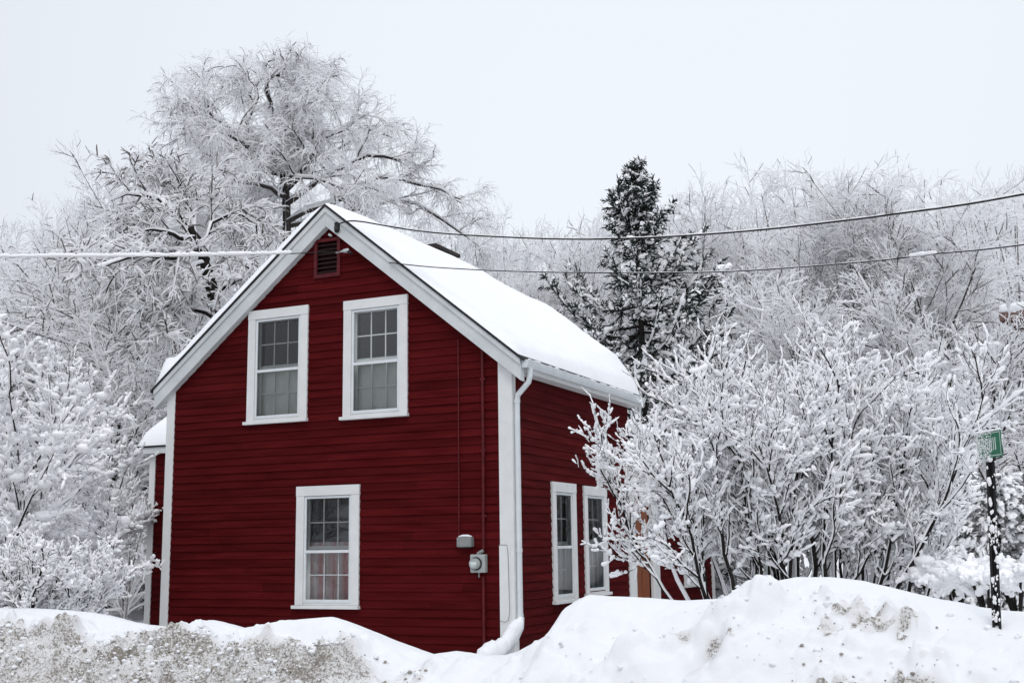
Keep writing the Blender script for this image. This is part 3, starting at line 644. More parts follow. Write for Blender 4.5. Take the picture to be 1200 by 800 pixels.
def poly(pts, r0, r1, K=9, rg=None, wob=.0):
    """smooth polyline through points -> (1,K,3),(1,K)"""
    p = np.array(pts, float); n = len(p); t = np.linspace(0, n-1, K)
    i = np.clip(t.astype(int), 0, n-2); f = (t-i)[:, None]
    g = lambda k: p[np.clip(k, 0, n-1)]
    a, b, c, d = g(i-1), g(i), g(i+1), g(i+2)
    q = .5*((2*b)+(-a+c)*f+(2*a-5*b+4*c-d)*f*f+(-a+3*b-3*c+d)*f**3)
    if rg is not None: q[1:-1] += wob*rg.randn(K-2, 3)
    return q[None], np.linspace(r0, r1, K)[None]
def cat(lst): return np.concatenate([x[0] for x in lst]), np.concatenate([x[1] for x in lst])
def plant(name, loc, trunk, crown, label, category, group=None, rz=0, sc=1.0, parts=('trunk', 'crown')):
    e = empty(name, loc, rz); e.scale = (sc, sc, sc) if np.isscalar(sc) else sc
    tag(e, label, category, group)
    for nm, me in zip(parts, (trunk, crown)): link(nm, me, e)
    return e
def copy_plant(src, loc, rz, sc, label):
    c = src.copy(); COL.objects.link(c); c.location = loc; c.rotation_euler.z = rz
    c.scale = (sc, sc, sc) if np.isscalar(sc) else sc; c['label'] = label
    for ch in src.children:
        d = ch.copy(); COL.objects.link(d); d.parent = c
    return c
FAR = [M['far_bark'], M['far_snow']]; NEAR = [M['bark'], M['twig_snow']]; MID = [M['twig'], M['far_snow']]; FROST = [M['frost_bark'], M['far_snow'], M['twig']]

# ---- tall bare tree with ascending branches, rimed with snow (origin at the base, 14 m high)
def ascending_tree(seed, H=14., spread=.42, droop=0.0, nl=9, thick=1.0, tw=1.0, fork=.25, n3=8, n4=6, rime=.93):
    rg = np.random.RandomState(seed); T = Geo(); C = Geo()
    lean = rg.randn(2)*.35
    tr = poly([(0, 0, -.6), (lean[0]*.4, lean[1]*.4, H*.3), (lean[0], lean[1], H*.62), (lean[0]*1.4, lean[1]*1.4, H*.93)], .20*H/14, .02, 12, rg, .06)
    L1 = grow(rg, *tr, nl, fork, .88, H*.50, spread*1.1, 9, .05-droop*.1, .06, .62, .02, .55)
    L2 = grow(rg, *L1, 9, .15, 1, H*.20, .62, 7, .05-droop*.2, .07, .55, .012, .35)
    L3 = grow(rg, *cat([L2, grow(rg, *tr, 14, .5, 1, H*.16, .6, 7, .04, .07, .4, .012, .4)]), n3, .12, 1, H*.088, .62, 5, .03-droop*.25, .09, .6, .008, .3)
    L4 = grow(rg, *L3, n4, .1, 1, H*.036, .65, 4, -droop*.35, .16, .7, .0045, .25)
    L5 = grow(rg, *L4, 1, .2, .95, H*.020, .7, 3, -droop*.3, .14, .8, .0035, .2)
    T.bark(*tr, 9); T.bark(*L1, 6); T.snow(rg, *L1, .035*thick, 6)
    T.snow(rg, *tr, .03, 6)
    C.bark(*L2, 4, 2); C.snow(rg, *L2, .030*thick, 5, lump=.35, wrap=.9)
    C.diamond(rg, *L3, .026*thick, .4, .07, rime*.78, 2); C.diamond(rg, *L4, .018*tw, .45, .07, rime); C.diamond(rg, *L5, .014*tw, .5, .06, rime)
    return T.mesh('trunk', MID), C.mesh('crown', FROST)
asc = [ascending_tree(11, spread=.45), ascending_tree(12, spread=.55, droop=.1, nl=11), ascending_tree(15, spread=.36, nl=10), ascending_tree(17, 9., .55, -.1, 12, 1.4, 1.7, .12, 8, 4, .95), ascending_tree(18, 9., .62, -.05, 12, 1.4, 1.7, .12, 8, 4, .95)]
# ---- broad low tree with arching, snow-bent branches (12 m)
def arching_tree(seed, H=10., mats=MID):
    rg = np.random.RandomState(seed); T = Geo(); C = Geo()
    ln = rg.randn(2)*.5
    tr = poly([(0, 0, -.6), (ln[0]*.5, ln[1]*.5, H*.22), (ln[0], ln[1], H*.45), (ln[0]*2, ln[1]*2, H*.8)], .19, .03, 10, rg, .06)
    L1 = grow(rg, *tr, 11, .18, .98, H*.52, .75, 10, -.035, .08, .62, .02, .35)
    L2 = grow(rg, *L1, 8, .15, 1, H*.22, .7, 7, -.05, .10, .5, .012, .3)
    L3 = grow(rg, *L2, 7, .1, 1, H*.10, .75, 5, -.10, .12, .6, .008, .3)
    L4 = grow(rg, *L3, 5, .1, 1, H*.042, .75, 4, -.12, .17, .7, .006, .25)
    L5 = grow(rg, *L4, 1, .2, .95, H*.021, .7, 3, -.1, .12, .8, .005, .2)
    T.bark(*tr, 9); T.bark(*L1, 6); T.snow(rg, *L1, .045, 6); T.snow(rg, *tr, .03, 6)
    C.bark(*L2, 4, 2); C.snow(rg, *L2, .038, 5, lump=.35, wrap=.9)
    C.diamond(rg, *L3, .032, .4, .07, .6, 2); C.diamond(rg, *L4, .021, .45, .06, .85); C.diamond(rg, *L5, .016, .5, .06, .8)
    return T.mesh('trunk', mats), C.mesh('crown', FROST)
arc = [arching_tree(21), arching_tree(22)]

# ---- the tall weeping tree behind the house
def weeping_tree(base, D0):
    rg = np.random.RandomState(5); T = Geo(); C = Geo(); b = np.array(base)
    def pl(px, dd, r0, r1, K=10): return poly([at(x, y, D0+d)-b for (x, y), d in zip(px, dd)], r0, r1, K, rg, .05)
    L = []
    tr = poly([(0, 0, -.6), at(338, 420, D0)-b, at(337, 300, D0)-b, at(333, 209, D0)-b, at(324, 175, D0)-b, at(319, 138, D0)-b, at(313, 95, D0)-b], .17, .03, 14, rg, .07)
    A = lambda *a: L.append(pl(*a))
    A([(325, 190), (285, 170), (262, 147), (245, 128), (236, 108)], (0, -.3, -.5, -.6, -.8), .13, .03)
    A([(262, 147), (250, 136), (232, 130), (208, 130)], (-.5, -1, -1.2, -1.5), .07, .02)
    A([(285, 170), (262, 153), (247, 158), (232, 170)], (-.3, -.8, -1.2, -1.6), .06, .02)
    A([(326, 185), (297, 156), (297, 121), (309, 92), (316, 84)], (0, .6, .9, .9, 1.2), .12, .02)
    A([(297, 121), (285, 95), (272, 90), (258, 92)], (.9, 1.2, 1.4, 1.8), .06, .02)
    A([(316, 128), (312, 98), (325, 88), (343, 86)], (0, -.5, -.8, -1), .08, .02)
    A([(320, 150), (340, 128), (362, 120), (385, 122)], (0, -.5, -1.2, -1.6), .09, .02)
    A([(330, 222), (366, 190), (370, 165), (400, 152), (432, 132)], (0, -1, -1.2, -1.6, -1.8), .13, .03)
    A([(331, 215), (354, 204), (400, 218), (440, 222)], (0, -1.6, -2.2, -2.6), .10, .03)
    A([(333, 240), (372, 215), (420, 185), (460, 185), (485, 182)], (0, .8, 1.4, 1.8, 2), .15, .03)
    A([(335, 260), (395, 232), (455, 205), (510, 222), (542, 234)], (0, 1.2, 1.8, 2.2, 2.4), .14, .03)
    A([(335, 265), (400, 250), (470, 235), (535, 268), (562, 290)], (0, 2, 3, 3.4, 3.4), .12, .03)
    A([(333, 205), (300, 200), (268, 195), (235, 205)], (0, 1.2, 1.8, 2.2), .10, .03)
    A([(334, 230), (300, 215), (270, 215), (240, 240)], (0, -1.4, -2.2, -2.4), .10, .03)
    A([(334, 225), (390, 180), (420, 158), (445, 145)], (0, 2, 2.6, 3), .10, .02)
    A([(336, 280), (300, 250), (262, 245), (225, 262)], (0, 1.5, 2.0, 2.0), .10, .03)
    A([(322, 160), (340, 100), (358, 96), (378, 96)], (0, 1.8, 2.4, 2.8), .08, .02)
    L = cat(L); L = (L[0], L[1]*.68)
    L0 = grow(rg, *tr, 9, .42, .70, 1.3, .8, 8, -.02, .12, .4, .02, .3); S0 = grow(rg, *L0, 6, .2, 1, .8, .8, 7, -.06, .14, .5, .012, .25)
    S2 = grow(rg, *L, 11, .22, 1, 1.15, .8, 7, -.03, .14, .5, .012, .25)
    S2 = cat([S2, S0, (L0[0][:, 1:], L0[1][:, 1:])])
    S3 = grow(rg, *S2, 6, .15, 1, .62, .75, 5, -.10, .15, .55, .008, .25)
    S4 = grow(rg, *S3, 8, .1, 1, .40, .8, 5, -.30, .13, .6, .0045, .2)      # hanging strands
    S4b = grow(rg, *S2, 8, .1, 1, .45, .9, 5, -.28, .13, .4, .0045, .2)
    S5 = grow(rg, *S4, 1, .15, .9, .2, .6, 3, -.30, .13, .8, .0035, .2)
    T.bark(*poly(tr[0][0], .17, .03, 24), 10); T.bark(*L, 7); T.snow(rg, *L, .055, 7); T.snow(rg, *poly(tr[0][0], .17, .03, 30), .09, 8, lump=.5, minl=.6)
    C.bark(*S2, 5, 2); C.snow(rg, *S2, .032, 6, lump=.35); C.diamond(rg, *S3, .024, .45, .05, .85, 2)
    for x in (S4, S4b): C.diamond(rg, *x, .013, .6, .04, .95)
    C.diamond(rg, *S5, .010, .6, .04, .97)
    return T.mesh('trunk', MID), C.mesh('crown', FROST)
bw = at(338, 600, 32.); bw[2] = gz(bw[0], bw[1])
plant('weeping_tree', bw, *weeping_tree(bw, 32.), 'tall weeping tree with dark forked limbs and white hanging twigs rising behind the gable', 'tree')

# ---- leaning dark trunk left of the roof slope
def leaning_tree(base, D0):
    rg = np.random.RandomState(8); T = Geo(); C = Geo(); b = np.array(base)
    pl = lambda px, dd, r0, r1, K=10: poly([at(x, y, D0+d)-b for (x, y), d in zip(px, dd)], r0, r1, K, rg, .03)
    tr = poly([(0, 0, -.5), at(268, 440, D0)-b, at(254, 362, D0)-b, at(243, 318, D0)-b, at(236, 290, D0)-b, at(222, 268, D0)-b], .20, .09, 14, rg, .02)
    L = cat([pl([(243, 305), (225, 285), (205, 272), (170, 270)], (0, -.3, -.6, -1), .09, .025), pl([(236, 290), (250, 265), (275, 250), (300, 262)], (0, .3, .6, .8), .06, .02),
             pl([(240, 310), (222, 312), (212, 338), (205, 352)], (0, -.4, -.6, -.7), .05, .015), pl([(256, 375), (228, 362), (200, 372), (182, 392)], (0, -.5, -.8, -1.1), .06, .02),
             pl([(222, 268), (195, 240), (160, 225), (130, 235)], (0, .3, .5, .6), .08, .02), pl([(230, 280), (225, 245), (205, 215), (190, 205)], (0, 1, 1.4, 1.6), .07, .02),
             pl([(254, 355), (270, 330), (285, 328), (300, 338)], (0, -.6, -.8, -1), .05, .015), pl([(236, 290), (200, 300), (150, 300), (100, 320)], (0, -1, -2, -2.4), .08, .02)])
    S2 = grow(rg, *L, 10, .2, 1, 1.1, .8, 7, -.05, .12, .5, .014, .25)
    S3 = grow(rg, *S2, 8, .15, 1, .55, .8, 5, -.10, .12, .55, .010, .25)
    S4 = grow(rg, *S3, 8, .1, 1, .3, .8, 4, -.15, .1, .6, .007, .2)
    T.bark(*tr, 10, 0); T.bark(*L, 7); T.snow(rg, *L, .045, 7)
    C.bark(*S2, 5, 2); C.snow(rg, *S2, .034, 6, lump=.35); C.diamond(rg, *S3, .030, .45, .05, .6, 2); C.diamond(rg, *S4, .030, .5, .04)
    return T.mesh('trunk', NEAR), C.mesh('crown', FROST)
bl = at(272, 620, 28.); bl[2] = gz(bl[0], bl[1])
plant('leaning_tree', bl, *leaning_tree(bl, 28.), 'tree with a thick black leaning trunk bare of snow just above the left roof slope', 'tree')

# ---- spruce
def spruce(H=11.6):
    rg = np.random.RandomState(4); T = Geo(); C = Geo()
    tr = poly([(0, 0, -.5), (0.05, 0, H*.5), (0, .03, H)], .15, .012, 16, rg, .01)
    T.bark(*tr, 9)
    Ps, Rs, lens = [], [], []
    z = 1.2
    while z < H-.12:
        t = z/H; u = H-z
        n = rg.randint(5, 8) if u > 2.5 else rg.randint(4, 6)
        for k in range(n):
            a = rg.rand()*2*math.pi
            el = np.interp(u, [0, 1.5, 4, 7, 11], [.95, .62, .30, .02, -.15])+.12*rg.randn()
            ln = min((.05+(.37+.20*min(u, 3)/3)*u)/max(math.cos(el), .5), 2.75)*(.66+.44*rg.rand())
            K = 8; s = np.linspace(0, 1, K)
            out = ln*s*math.cos(el)*(1-.05*s); up = ln*(s*math.sin(el)-.20*np.sin(math.pi*s*.9)*(u > 2)+.16*s**2)
            zz = z+.12*rg.randn()
            Ps.append(np.stack([out*math.cos(a), out*math.sin(a), zz+up], -1)); Rs.append(np.linspace(.012+.010*ln, .005, K)); lens.append(ln)
        z += .22+.17*min(u, 3)/3+.14*rg.rand()*(u > 1)
    P = np.array(Ps); R = np.array(Rs)
    T.bark(P, R, 5)
    B1 = grow(rg, P, R, 16, .12, 1, .50, .75, 5, -.10, .08, .6, .006, .45, flat=.75)
    lens = np.repeat(np.array(lens), 16)[:, None, None]
    c0 = B1[0][:, :1]; B1 = (c0+(B1[0]-c0)*np.clip(lens/1.5, .3, 1.1), B1[1])
    B2 = grow(rg, *B1, 14, .03, 1, .15, .75, 3, -.10, .12, .8, .006, .3, flat=.3)
    B3 = grow(rg, P, R, 30, .15, 1, .16, .8, 3, -.02, .12, .8, .006, .3)
    top = grow(rg, *tr, 40, .84, .999, .22, .8, 3, .1, .12, .3, .010, .5)
    for B, w_ in ((B1, .016), (B2, .012), (B3, .013), (top, .012)):
        K = B[0].shape[1]; C.diamond(rg, B[0], np.ones_like(B[1])*w_*np.linspace(1, .5, K), .012, .6, bare=.72, rime=0)
    # snow pads along boughs
    k = rg.rand(len(P)) < np.interp(H-P[:, 0, 2], [0, 2, 4, 6], [.3, .55, .85, .95]); C.snow(rg, P[k][:, 2:6], R[k][:, 2:6]+.02, .042, 8, lump=.5, minl=.1, gap=.3, rings=9); C.snow(rg, P[k][:, 5:], R[k][:, 5:]+.03, .045, 8, lump=.5, minl=.1, gap=.3, rings=7)
    k = rg.rand(len(B1[0])) < np.interp(H-B1[0][:, 0, 2], [0, 2, 4, 6], [.05, .10, .2, .28]); C.blobs(rg, B1[0][k][:, 2]+np.array([0, 0, .02]), .075, 1, .5, 9, 6, .15)
    k = rg.rand(len(B1[0])) < np.interp(H-B1[0][:, 0, 2], [0, 2, 4, 6], [.08, .16, .28, .36]); C.snow(rg, B1[0][k], B1[1][k]+.015, .05, 7, lump=.45)
    k = rg.rand(len(B2[0])) < .07; C.snow(rg, B2[0][k], B2[1][k]+.01, .035, 6, lump=.4)
    return T.mesh('trunk', NEAR), C.mesh('crown', [M['needle'], M['twig_snow']])
ps = at(756, 600, 28.); ps[2] = gz(ps[0], ps[1]); htop = at(754, 198, 28.)[2]-ps[2]
plant('spruce_tree', ps, *spruce(htop), 'dark green spruce with patches of snow on its boughs behind the roof', 'spruce')

# ---- multi-stem shrubs with heavy snow
def shrub(seed, stems, H, fan, th=.0172, n2=10, n3=8, n4=3, l2=.21, l3=.105, l4=.040, trop=.06, lean=(0, 0), mats=NEAR, r0=.038, pads=.25, tb=.44, spread=.25, wig=.10, psz=.026, a2=.55):
    rg = np.random.RandomState(seed); T = Geo(); C = Geo(); st = []
    for k in range(stems):
        a = 2*math.pi*(k+.7*rg.rand())/stems; e = fan*(.2+.9*math.sqrt(rg.rand())); ln = H*.80*(.80+.22*rg.rand())/max(math.cos(e*.7), .6)
        K = 13; d = np.array([math.sin(e)*math.cos(a)+lean[0], math.sin(e)*math.sin(a)+lean[1], math.cos(e)]); d /= np.linalg.norm(d)
        p = np.array([spread*math.cos(a)*rg.rand(), spread*math.sin(a)*rg.rand(), -.35]); q = [p]
        for j in range(K-1):
            p = p+d*ln/(K-1); q.append(p); d = d+np.array([0, 0, trop])+wig*rg.randn(3); d /= np.linalg.norm(d)
        st.append((np.array(q)[None], np.linspace(r0*(.6+.6*rg.rand()), .007, K)[None]))
    st = cat(st)
    L2 = grow(rg, *st, n2, tb, 1, H*l2, a2, 9, .06, .13, .55, .011, .35)
    L3 = grow(rg, *L2, n3, .12, 1, H*l3, .62, 7, .07, .15, .6, .006, .3)
    L3b = grow(rg, *st, 10, tb+.1, 1, H*l3, .62, 7, .07, .15, .35, .006, .3)
    L3 = cat([L3, L3b])
    L4 = grow(rg, *L3, n4, .15, 1, H*l4, .65, 5, .07, .15, .8, .006, .3, lvar=.6)
    T.bark(*st, 8); T.snow(rg, *st, th*1.1, 8, lump=.45, minl=.04, wrap=0)
    C.bark(*L2, 6); C.bark(L3[0], L3[1]*.8, 4); C.bark(L4[0], L4[1]*.6, 3)
    C.snow(rg, *L2, th*1.1, 8, lump=.30, minl=.12, gap=.06, wrap=.2, rings=20, blunt=1); 
    for lo, hi in ((0, 3), (3, 5), (4, 7)):                       # broken runs of snow with bare twig between them
        C.snow(rg, L3[0][:, lo:hi], L3[1][:, lo:hi], th*1.02, 7, lump=.40, minl=.34, gap=.16, wrap=.5, rings=5, keep=.93)
    C.snow(rg, *L4, th*.92, 6, lump=.38, minl=.48, gap=.12, wrap=.6, rings=7, blunt=1, keep=.93)
    if pads:
        k = rg.rand(len(L3[0])) < pads; c = L3[0][k][:, 2]; c = c+np.array([0, 0, psz*.3]); C.blobs(rg, c, psz*np.where(rg.rand(len(c)) < .25, 1.5, .9), 1, .62, 8, 5, .16)
    return T.mesh('stems', mats), C.mesh('twigs', mats)
def put_shrub(name, px, D, sh, label, category, group=None, z=None):
    p = at(px, 660, D); p[2] = gz(p[0], p[1]) if z is None else z
    return plant(name, p, *sh, label, category, group, parts=('stems', 'twigs'))
G = 'snow-laden shrubs between the house and the street sign'
put_shrub('shrub', 872, 13.4, shrub(31, 10, 3.9, .38, lean=(-.08, -.02), tb=.52, trop=.02), 'snow-laden shrub whose dark stems lean out over the orange door', 'shrub', G)
put_shrub('shrub', 905, 13.9, shrub(32, 12, 4.6, .36), 'snow-laden many-stemmed shrub rising beside the far corner of the house', 'shrub', G)
put_shrub('shrub', 970, 14.2, shrub(33, 12, 4.7, .42, lean=(.04, 0)), 'snow-laden shrub behind the highest crest of the snow bank', 'shrub', G)
put_shrub('shrub', 1008, 14.8, shrub(34, 11, 4.1, .44, lean=(.05, 0)), 'snow-laden shrub with arching branches nearest the street sign', 'shrub', G)
# left side
put_shrub('tall_shrub', 0, 18.0, shrub(41, 12, 5.3, .46, th=.025, n2=9, n3=8, n4=5, l4=.024, pads=1, psz=.060, trop=.0, tb=.30), 'tall bush in thick puffy snow at the left edge of the picture', 'bush')
put_shrub('tall_shrub', 62, 20.5, shrub(42, 10, 4.3, .42, th=.024, n2=9, n3=8, n4=4, l4=.024, pads=1, psz=.058, trop=-.01, tb=.22), 'tall snow-covered bush next to the lean-to roof', 'bush')
put_shrub('low_shrub', 62, 15.6, shrub(43, 15, 1.75, .50, tb=.25, th=.016, n2=8, n3=7, n4=4, r0=.018, pads=.6, psz=.028, trop=-.03, l2=.3, l3=.12, l4=.06), 'low spreading bush under snow in front of the left house corner', 'bush')
put_shrub('small_bush', 712, 17.4, shrub(44, 12, .85, .9, tb=.2, th=.016, n2=6, n3=5, n4=3, r0=.012, pads=.5, psz=.028, l3=.13, l4=.07), 'knee-high snowy bush under the second side window', 'bush', z=.2)
put_shrub('small_bush', 757, 18.3, shrub(45, 10, .70, .9, tb=.2, th=.015, n2=6, n3=5, n4=3, r0=.012, pads=.5, psz=.028, l3=.13, l4=.07), 'knee-high snowy bush at the foot of the orange door', 'bush', z=.25)

# ---- background trees
def hgt(py, px, D, z): return at(px, py, D)[2]-z
used = set()
def bg_tree(px, D, py, kind, label, rz, wide=1.0, group=None):
    p = at(px, 600, D); p[2] = gz(p[0], p[1])
    fam, i = kind; s = hgt(py, px, D, p[2])/TOP[kind]
    nm = {'a': 'bare_tree', 'r': 'arching_tree'}[fam]; me = (asc if fam == 'a' else arc)[i]
    sc = (s*wide, s*wide, s)
    if kind not in used:
        used.add(kind); o = plant(nm, p, *me, label, 'tree', group, rz, sc); protos[kind] = o; return o
    o = copy_plant(protos[kind], p, rz, sc, label)
    if group: o['group'] = group
    return o
def top_of(mes):
    zs = []
    for me in mes:
        a = np.empty(len(me.vertices)*3, np.float32); me.vertices.foreach_get('co', a); zs.append(a[2::3])
    return float(np.quantile(np.concatenate(zs), .9997))
TOP = {**{('a', i): top_of(m) for i, m in enumerate(asc)}, **{('r', i): top_of(m) for i, m in enumerate(arc)}}
print(TOP)
protos = {}
GL = 'snowy trees on the left behind the bushes'; GR = 'snowy trees on the right behind the shrubs'; GM = 'distant trees between the house and the spruce'
for a in [(8, 42, 290, ('a', 1), 'lowest of the snowy trees at the left edge, its rounded crown fading into the sky', .3, 1.25),
          (62, 40, 275, ('r', 0), 'broad snowy tree second from the left edge', 1.1, 1.1),
          (112, 41, 225, ('a', 0), 'snowy tree third from the left edge on the rising treeline', 2.0, 1.15),
          (166, 40, 165, ('a', 2), 'slender snowy tree with the pointed spike of twigs left of the weeping tree', .0, 1.0),
          (205, 38, 228, ('r', 1), 'snowy tree filling the gap beside the weeping tree', .6, 1.1),
          (60, 30, 345, ('r', 1), 'lower snowy tree standing directly above the tall left bush', 2.2, 1.2),
          (130, 31, 325, ('r', 0), 'lower snowy tree with crossing branches below the long snowy wire', 4.0, 1.15),
          (195, 33, 330, ('r', 1), 'lower snowy tree close above the lean-to roof', 5.0, 1.1)]:
    bg_tree(*a, group=GL)
for a in [(572, 60, 285, ('a', 0), 'faint distant tree right beside the weeping tree crown', .9, .9),
          (618, 62, 258, ('a', 1), 'faint distant bare tree above the middle of the roof', 1.9, .9),
          (668, 64, 262, ('a', 2), 'faint distant bare tree left of the spruce', 2.9, 1.0),
          (715, 62, 280, ('a', 0), 'faint distant tree half hidden by the spruce', 3.9, .9)]:
    bg_tree(*a, group=GM)
for a in [(842, 50, 232, ('a', 0), 'snowy bare tree just right of the spruce', 4.4, .9),
          (892, 48, 215, ('a', 2), 'second snowy bare tree to the right of the spruce', 5.4, .95),
          (945, 46, 205, ('a', 1), 'snowy bare tree where the right treeline steps up', .2, .9),
          (1002, 43, 176, ('a', 0), 'tall snowy bare tree left of the highest crown on the right', 1.3, 1.0),
          (1072, 42, 168, ('a', 2), 'tallest snowy bare tree on the right', 5.74, 1.15),
          (1132, 42, 200, ('a', 0), 'tall snowy bare tree right of the highest crown', 1.96, 1.05),
          (1205, 46, 310, ('a', 1), 'snowy bare tree at the right edge above the wires', 3.6, .9),
          (905, 30, 300, ('a', 3), 'mid-height snowy tree behind the shrub at the house corner', .5, 1.1),
          (985, 27, 315, ('a', 4), 'mid-height snowy tree behind the shrub on the bank crest', 1.7, 1.1),
          (1065, 26, 300, ('a', 3), 'mid-height snowy tree below the lower wire, left of the distant eave', 2.7, 1.1),
          (1150, 25, 330, ('a', 4), 'mid-height snowy tree hanging over the street sign', 3.8, 1.15)]:
    bg_tree(*a, group=GR)
# far wood closing the view, and undergrowth beneath it
def far_wood():
    rg = np.random.RandomState(61); C = Geo(); st = []
    for px in np.arange(-120, 1330, 13):
        for D_ in (68, 82):
            D2 = D_+rg.rand()*10; p = at(px+rg.randn()*6, 600, D2); p[2] = gz(p[0], p[1])-.5
            top = np.interp(px, [-100, 0, 150, 400, 600, 700, 850, 1000, 1200, 1330], [300, 300, 260, 250, 300, 300, 270, 235, 250, 260])+rg.randn()*14
            h = at(px, top, D2)[2]-p[2]
            st.append(poly([p, p+np.array([rg.randn()*.4, rg.randn()*.4, h*.5]), p+np.array([rg.randn()*.8, rg.randn()*.8, h])], .16, .02, 8))
    st = cat(st)
    L1 = grow(rg, *st, 17, .06, 1, 3.6, .7, 6, .03, .08, .6, .03, .5)
    L2 = grow(rg, *L1, 9, .15, 1, 1.4, .7, 4, .0, .1, .6, .022, .3)
    L3 = grow(rg, *L2, 3, .15, 1, .7, .7, 3, .0, .1, .6, .018, .3)
    C.bark(*st, 5); C.diamond(rg, *L1, .05, rime=.9); C.diamond(rg, *L2, .04, rime=.97); C.diamond(rg, *L3, .035, rime=.97)
    o = link('far_woods', C.mesh('far_woods', FROST)); tag(o, 'far snowy wood closing the view behind the house and all the trees', 'wood', kind='stuff')
far_wood()
def undergrowth():
    rg = np.random.RandomState(62); C = Geo(); st = []
    for i in range(420):
        px = rg.uniform(-100, 1320); D_ = rg.uniform(27, 60); p = at(px, 600, D_)
        if -7.5 < p[0] < 1.5 and p[1] < 13: continue
        h = rg.uniform(1.6, 4.2); p[2] = gz(p[0], p[1])-.3; a = rg.randn(2)
        for j in range(3): a = rg.randn(2); st.append(poly([p, p+np.array([a[0]*.3, a[1]*.3, h*.5]), p+np.array([a[0]*h*.4, a[1]*h*.4, h])], .03, .01, 7))
    st = cat(st)
    L1 = grow(rg, *st, 9, .1, 1, 1.3, .7, 6, -.02, .1, .6, .012, .3); L2 = grow(rg, *L1, 9, .1, 1, .5, .7, 4, -.05, .1, .6, .009, .3)
    C.bark(*st, 5); C.snow(rg, *st, .03, 5); C.diamond(rg, *L1, .05, rime=.9); C.diamond(rg, *L2, .045, rime=.95)
    o = link('undergrowth', C.mesh('undergrowth', FROST)); tag(o, 'tangled snowy undergrowth at the foot of the trees', 'undergrowth', kind='stuff')
undergrowth()
# ------------------------------------------------------------------ wires
def wire(name, pts, D0, D1, r, label, snow, group='overhead wires'):
    x0, x1 = pts[0][0], pts[-1][0]
    if isinstance(D0, np.ndarray): 
        d0 = np.hypot(*(D0-CAM)[:2])
    else: d0 = D0
    P = [at(x, y, 1/(1/d0+(1/D1-1/d0)*(x-x0)/(x1-x0))) for x, y in pts]
    q = poly(P, r, r, 90)[0][0]
    q[:, 2] += .006*fbm(np.linspace(0, 9, 90), np.zeros(90), 2)
    e_ = q[-1]-q[-4]; e_ /= np.linalg.norm(e_); far_ = [q[-1]+e_*s_+np.array([0, 0, .004*s_*s_]) for s_ in (1, 3, 6, 10, 15, 20)]     # on towards its pole
    mb = MB(); mb.tube(np.concatenate([q, far_]), r, 8); o = mb.build(name, M['cable']); tag(o, label, 'wire', group)
    rg = np.random.RandomState(len(pts))
    for a, b, th in snow:
        i0, i1 = int(a*89), int(b*89); n = max(6, (i1-i0)*4); t = np.linspace(i0, i1, n)
        c = np.stack([np.interp(t, np.arange(90), q[:, k]) for k in range(3)], -1)
        rr = th*(.85+.5*vnoise(t*1.3, t*0+a*9)+.3*vnoise(t*5, t*0)); rr[0] = rr[-1] = th*.2
        c[:, 2] += r*.5+rr*.6
        mb = MB(); mb.tube(c, rr, 8); mb.build('wire_snow', M['twig_snow'], o)
    return o
C_BR = on_y(397, 262, -.20); C_RK = on_y(456, 307.5, -.17); C_HK = on_y(399, 294.5, -.12)
wire('overhead_wire', [(397, 262), (410, 259), (425, 260), (440, 262.5), (470, 267.5), (500, 271.5), (540, 275), (580, 277), (640, 279.5), (700, 280), (770, 278), (850, 273), (905, 268), (960, 262), (1010, 256), (1050, 250.5), (1130, 240), (1200, 228), (1290, 212), (1400, 190)], C_BR, 11.0, .011,
     'thicker black overhead wire running from the bracket under the ridge to the upper right', [(.12, .2, .006), (.22, .48, .007), (.50, .78, .010), (.79, .99, .012)])
wire('overhead_wire', [(456, 307.5), (490, 311.5), (520, 314), (570, 316.5), (630, 318.5), (700, 319.5), (770, 319.5), (850, 318), (930, 313.5), (1000, 308), (1060, 302), (1100, 297), (1150, 292.5), (1200, 287), (1290, 276), (1400, 261)], C_RK, 11.5, .0075,
     'thin lower wire running from the right rake board to the right edge', [(.1, .35, .004), (.37, .66, .006), (.685, .735, .024), (.75, .99, .006)])
wire('overhead_wire', [(-180, 305.5), (-90, 303.5), (0, 301.5), (90, 301), (180, 300.5), (240, 299.5), (290, 298.5), (330, 297.5), (360, 296.5), (399, 294.5)][::-1], C_HK, 19.0, .0075,
     'wire under a thick roll of snow running from the gable vent to the left edge', [(.19, .40, .034), (.385, .7, .038), (.69, .99, .036)])

# ------------------------------------------------------------------ street sign
gx_, gy_ = 6.15, -4.98
p0 = on_y(1168, 727, gy_); ptop = on_y(1160.5, 541, gy_)
sg = empty('street_sign', (p0[0], gy_, p0[2])); tag(sg, 'black signpost stuck with snow carrying a small green street-name sign', 'street sign')
hgt_ = ptop[2]-p0[2]; lean = ptop[0]-p0[0]
mb = MB()                                    # U-channel post
W2, T2, dz = .032, .006, .42
sec = [(-W2, -.012), (-.014, -.012), (-.010, .018), (.010, .018), (.014, -.012), (W2, -.012), (W2, -.006), (.018, -.006), (.014, .025), (-.014, .025), (-.018, -.006), (-W2, -.006)]
zz = np.linspace(-dz, hgt_, 14); n = len(sec)
V = [(x+lean*(z/hgt_), y, z) for z in zz for x, y in sec]
mb.add(V, [(i*n+j, i*n+(j+1) % n, (i+1)*n+(j+1) % n, (i+1)*n+j) for i in range(13) for j in range(n)]); mb.add(V[-n:], [tuple(range(n))])
post = mb.build('post', M['black_paint'], sg)
rg = np.random.RandomState(77); k = 90                       # wind-blown snow stuck to the front of the post
G_ = Geo(); z_ = hgt_*np.concatenate([rg.rand(60)**1.6, .45+.2*rg.rand(30)]); xx = rg.uniform(-.028, .028, k)
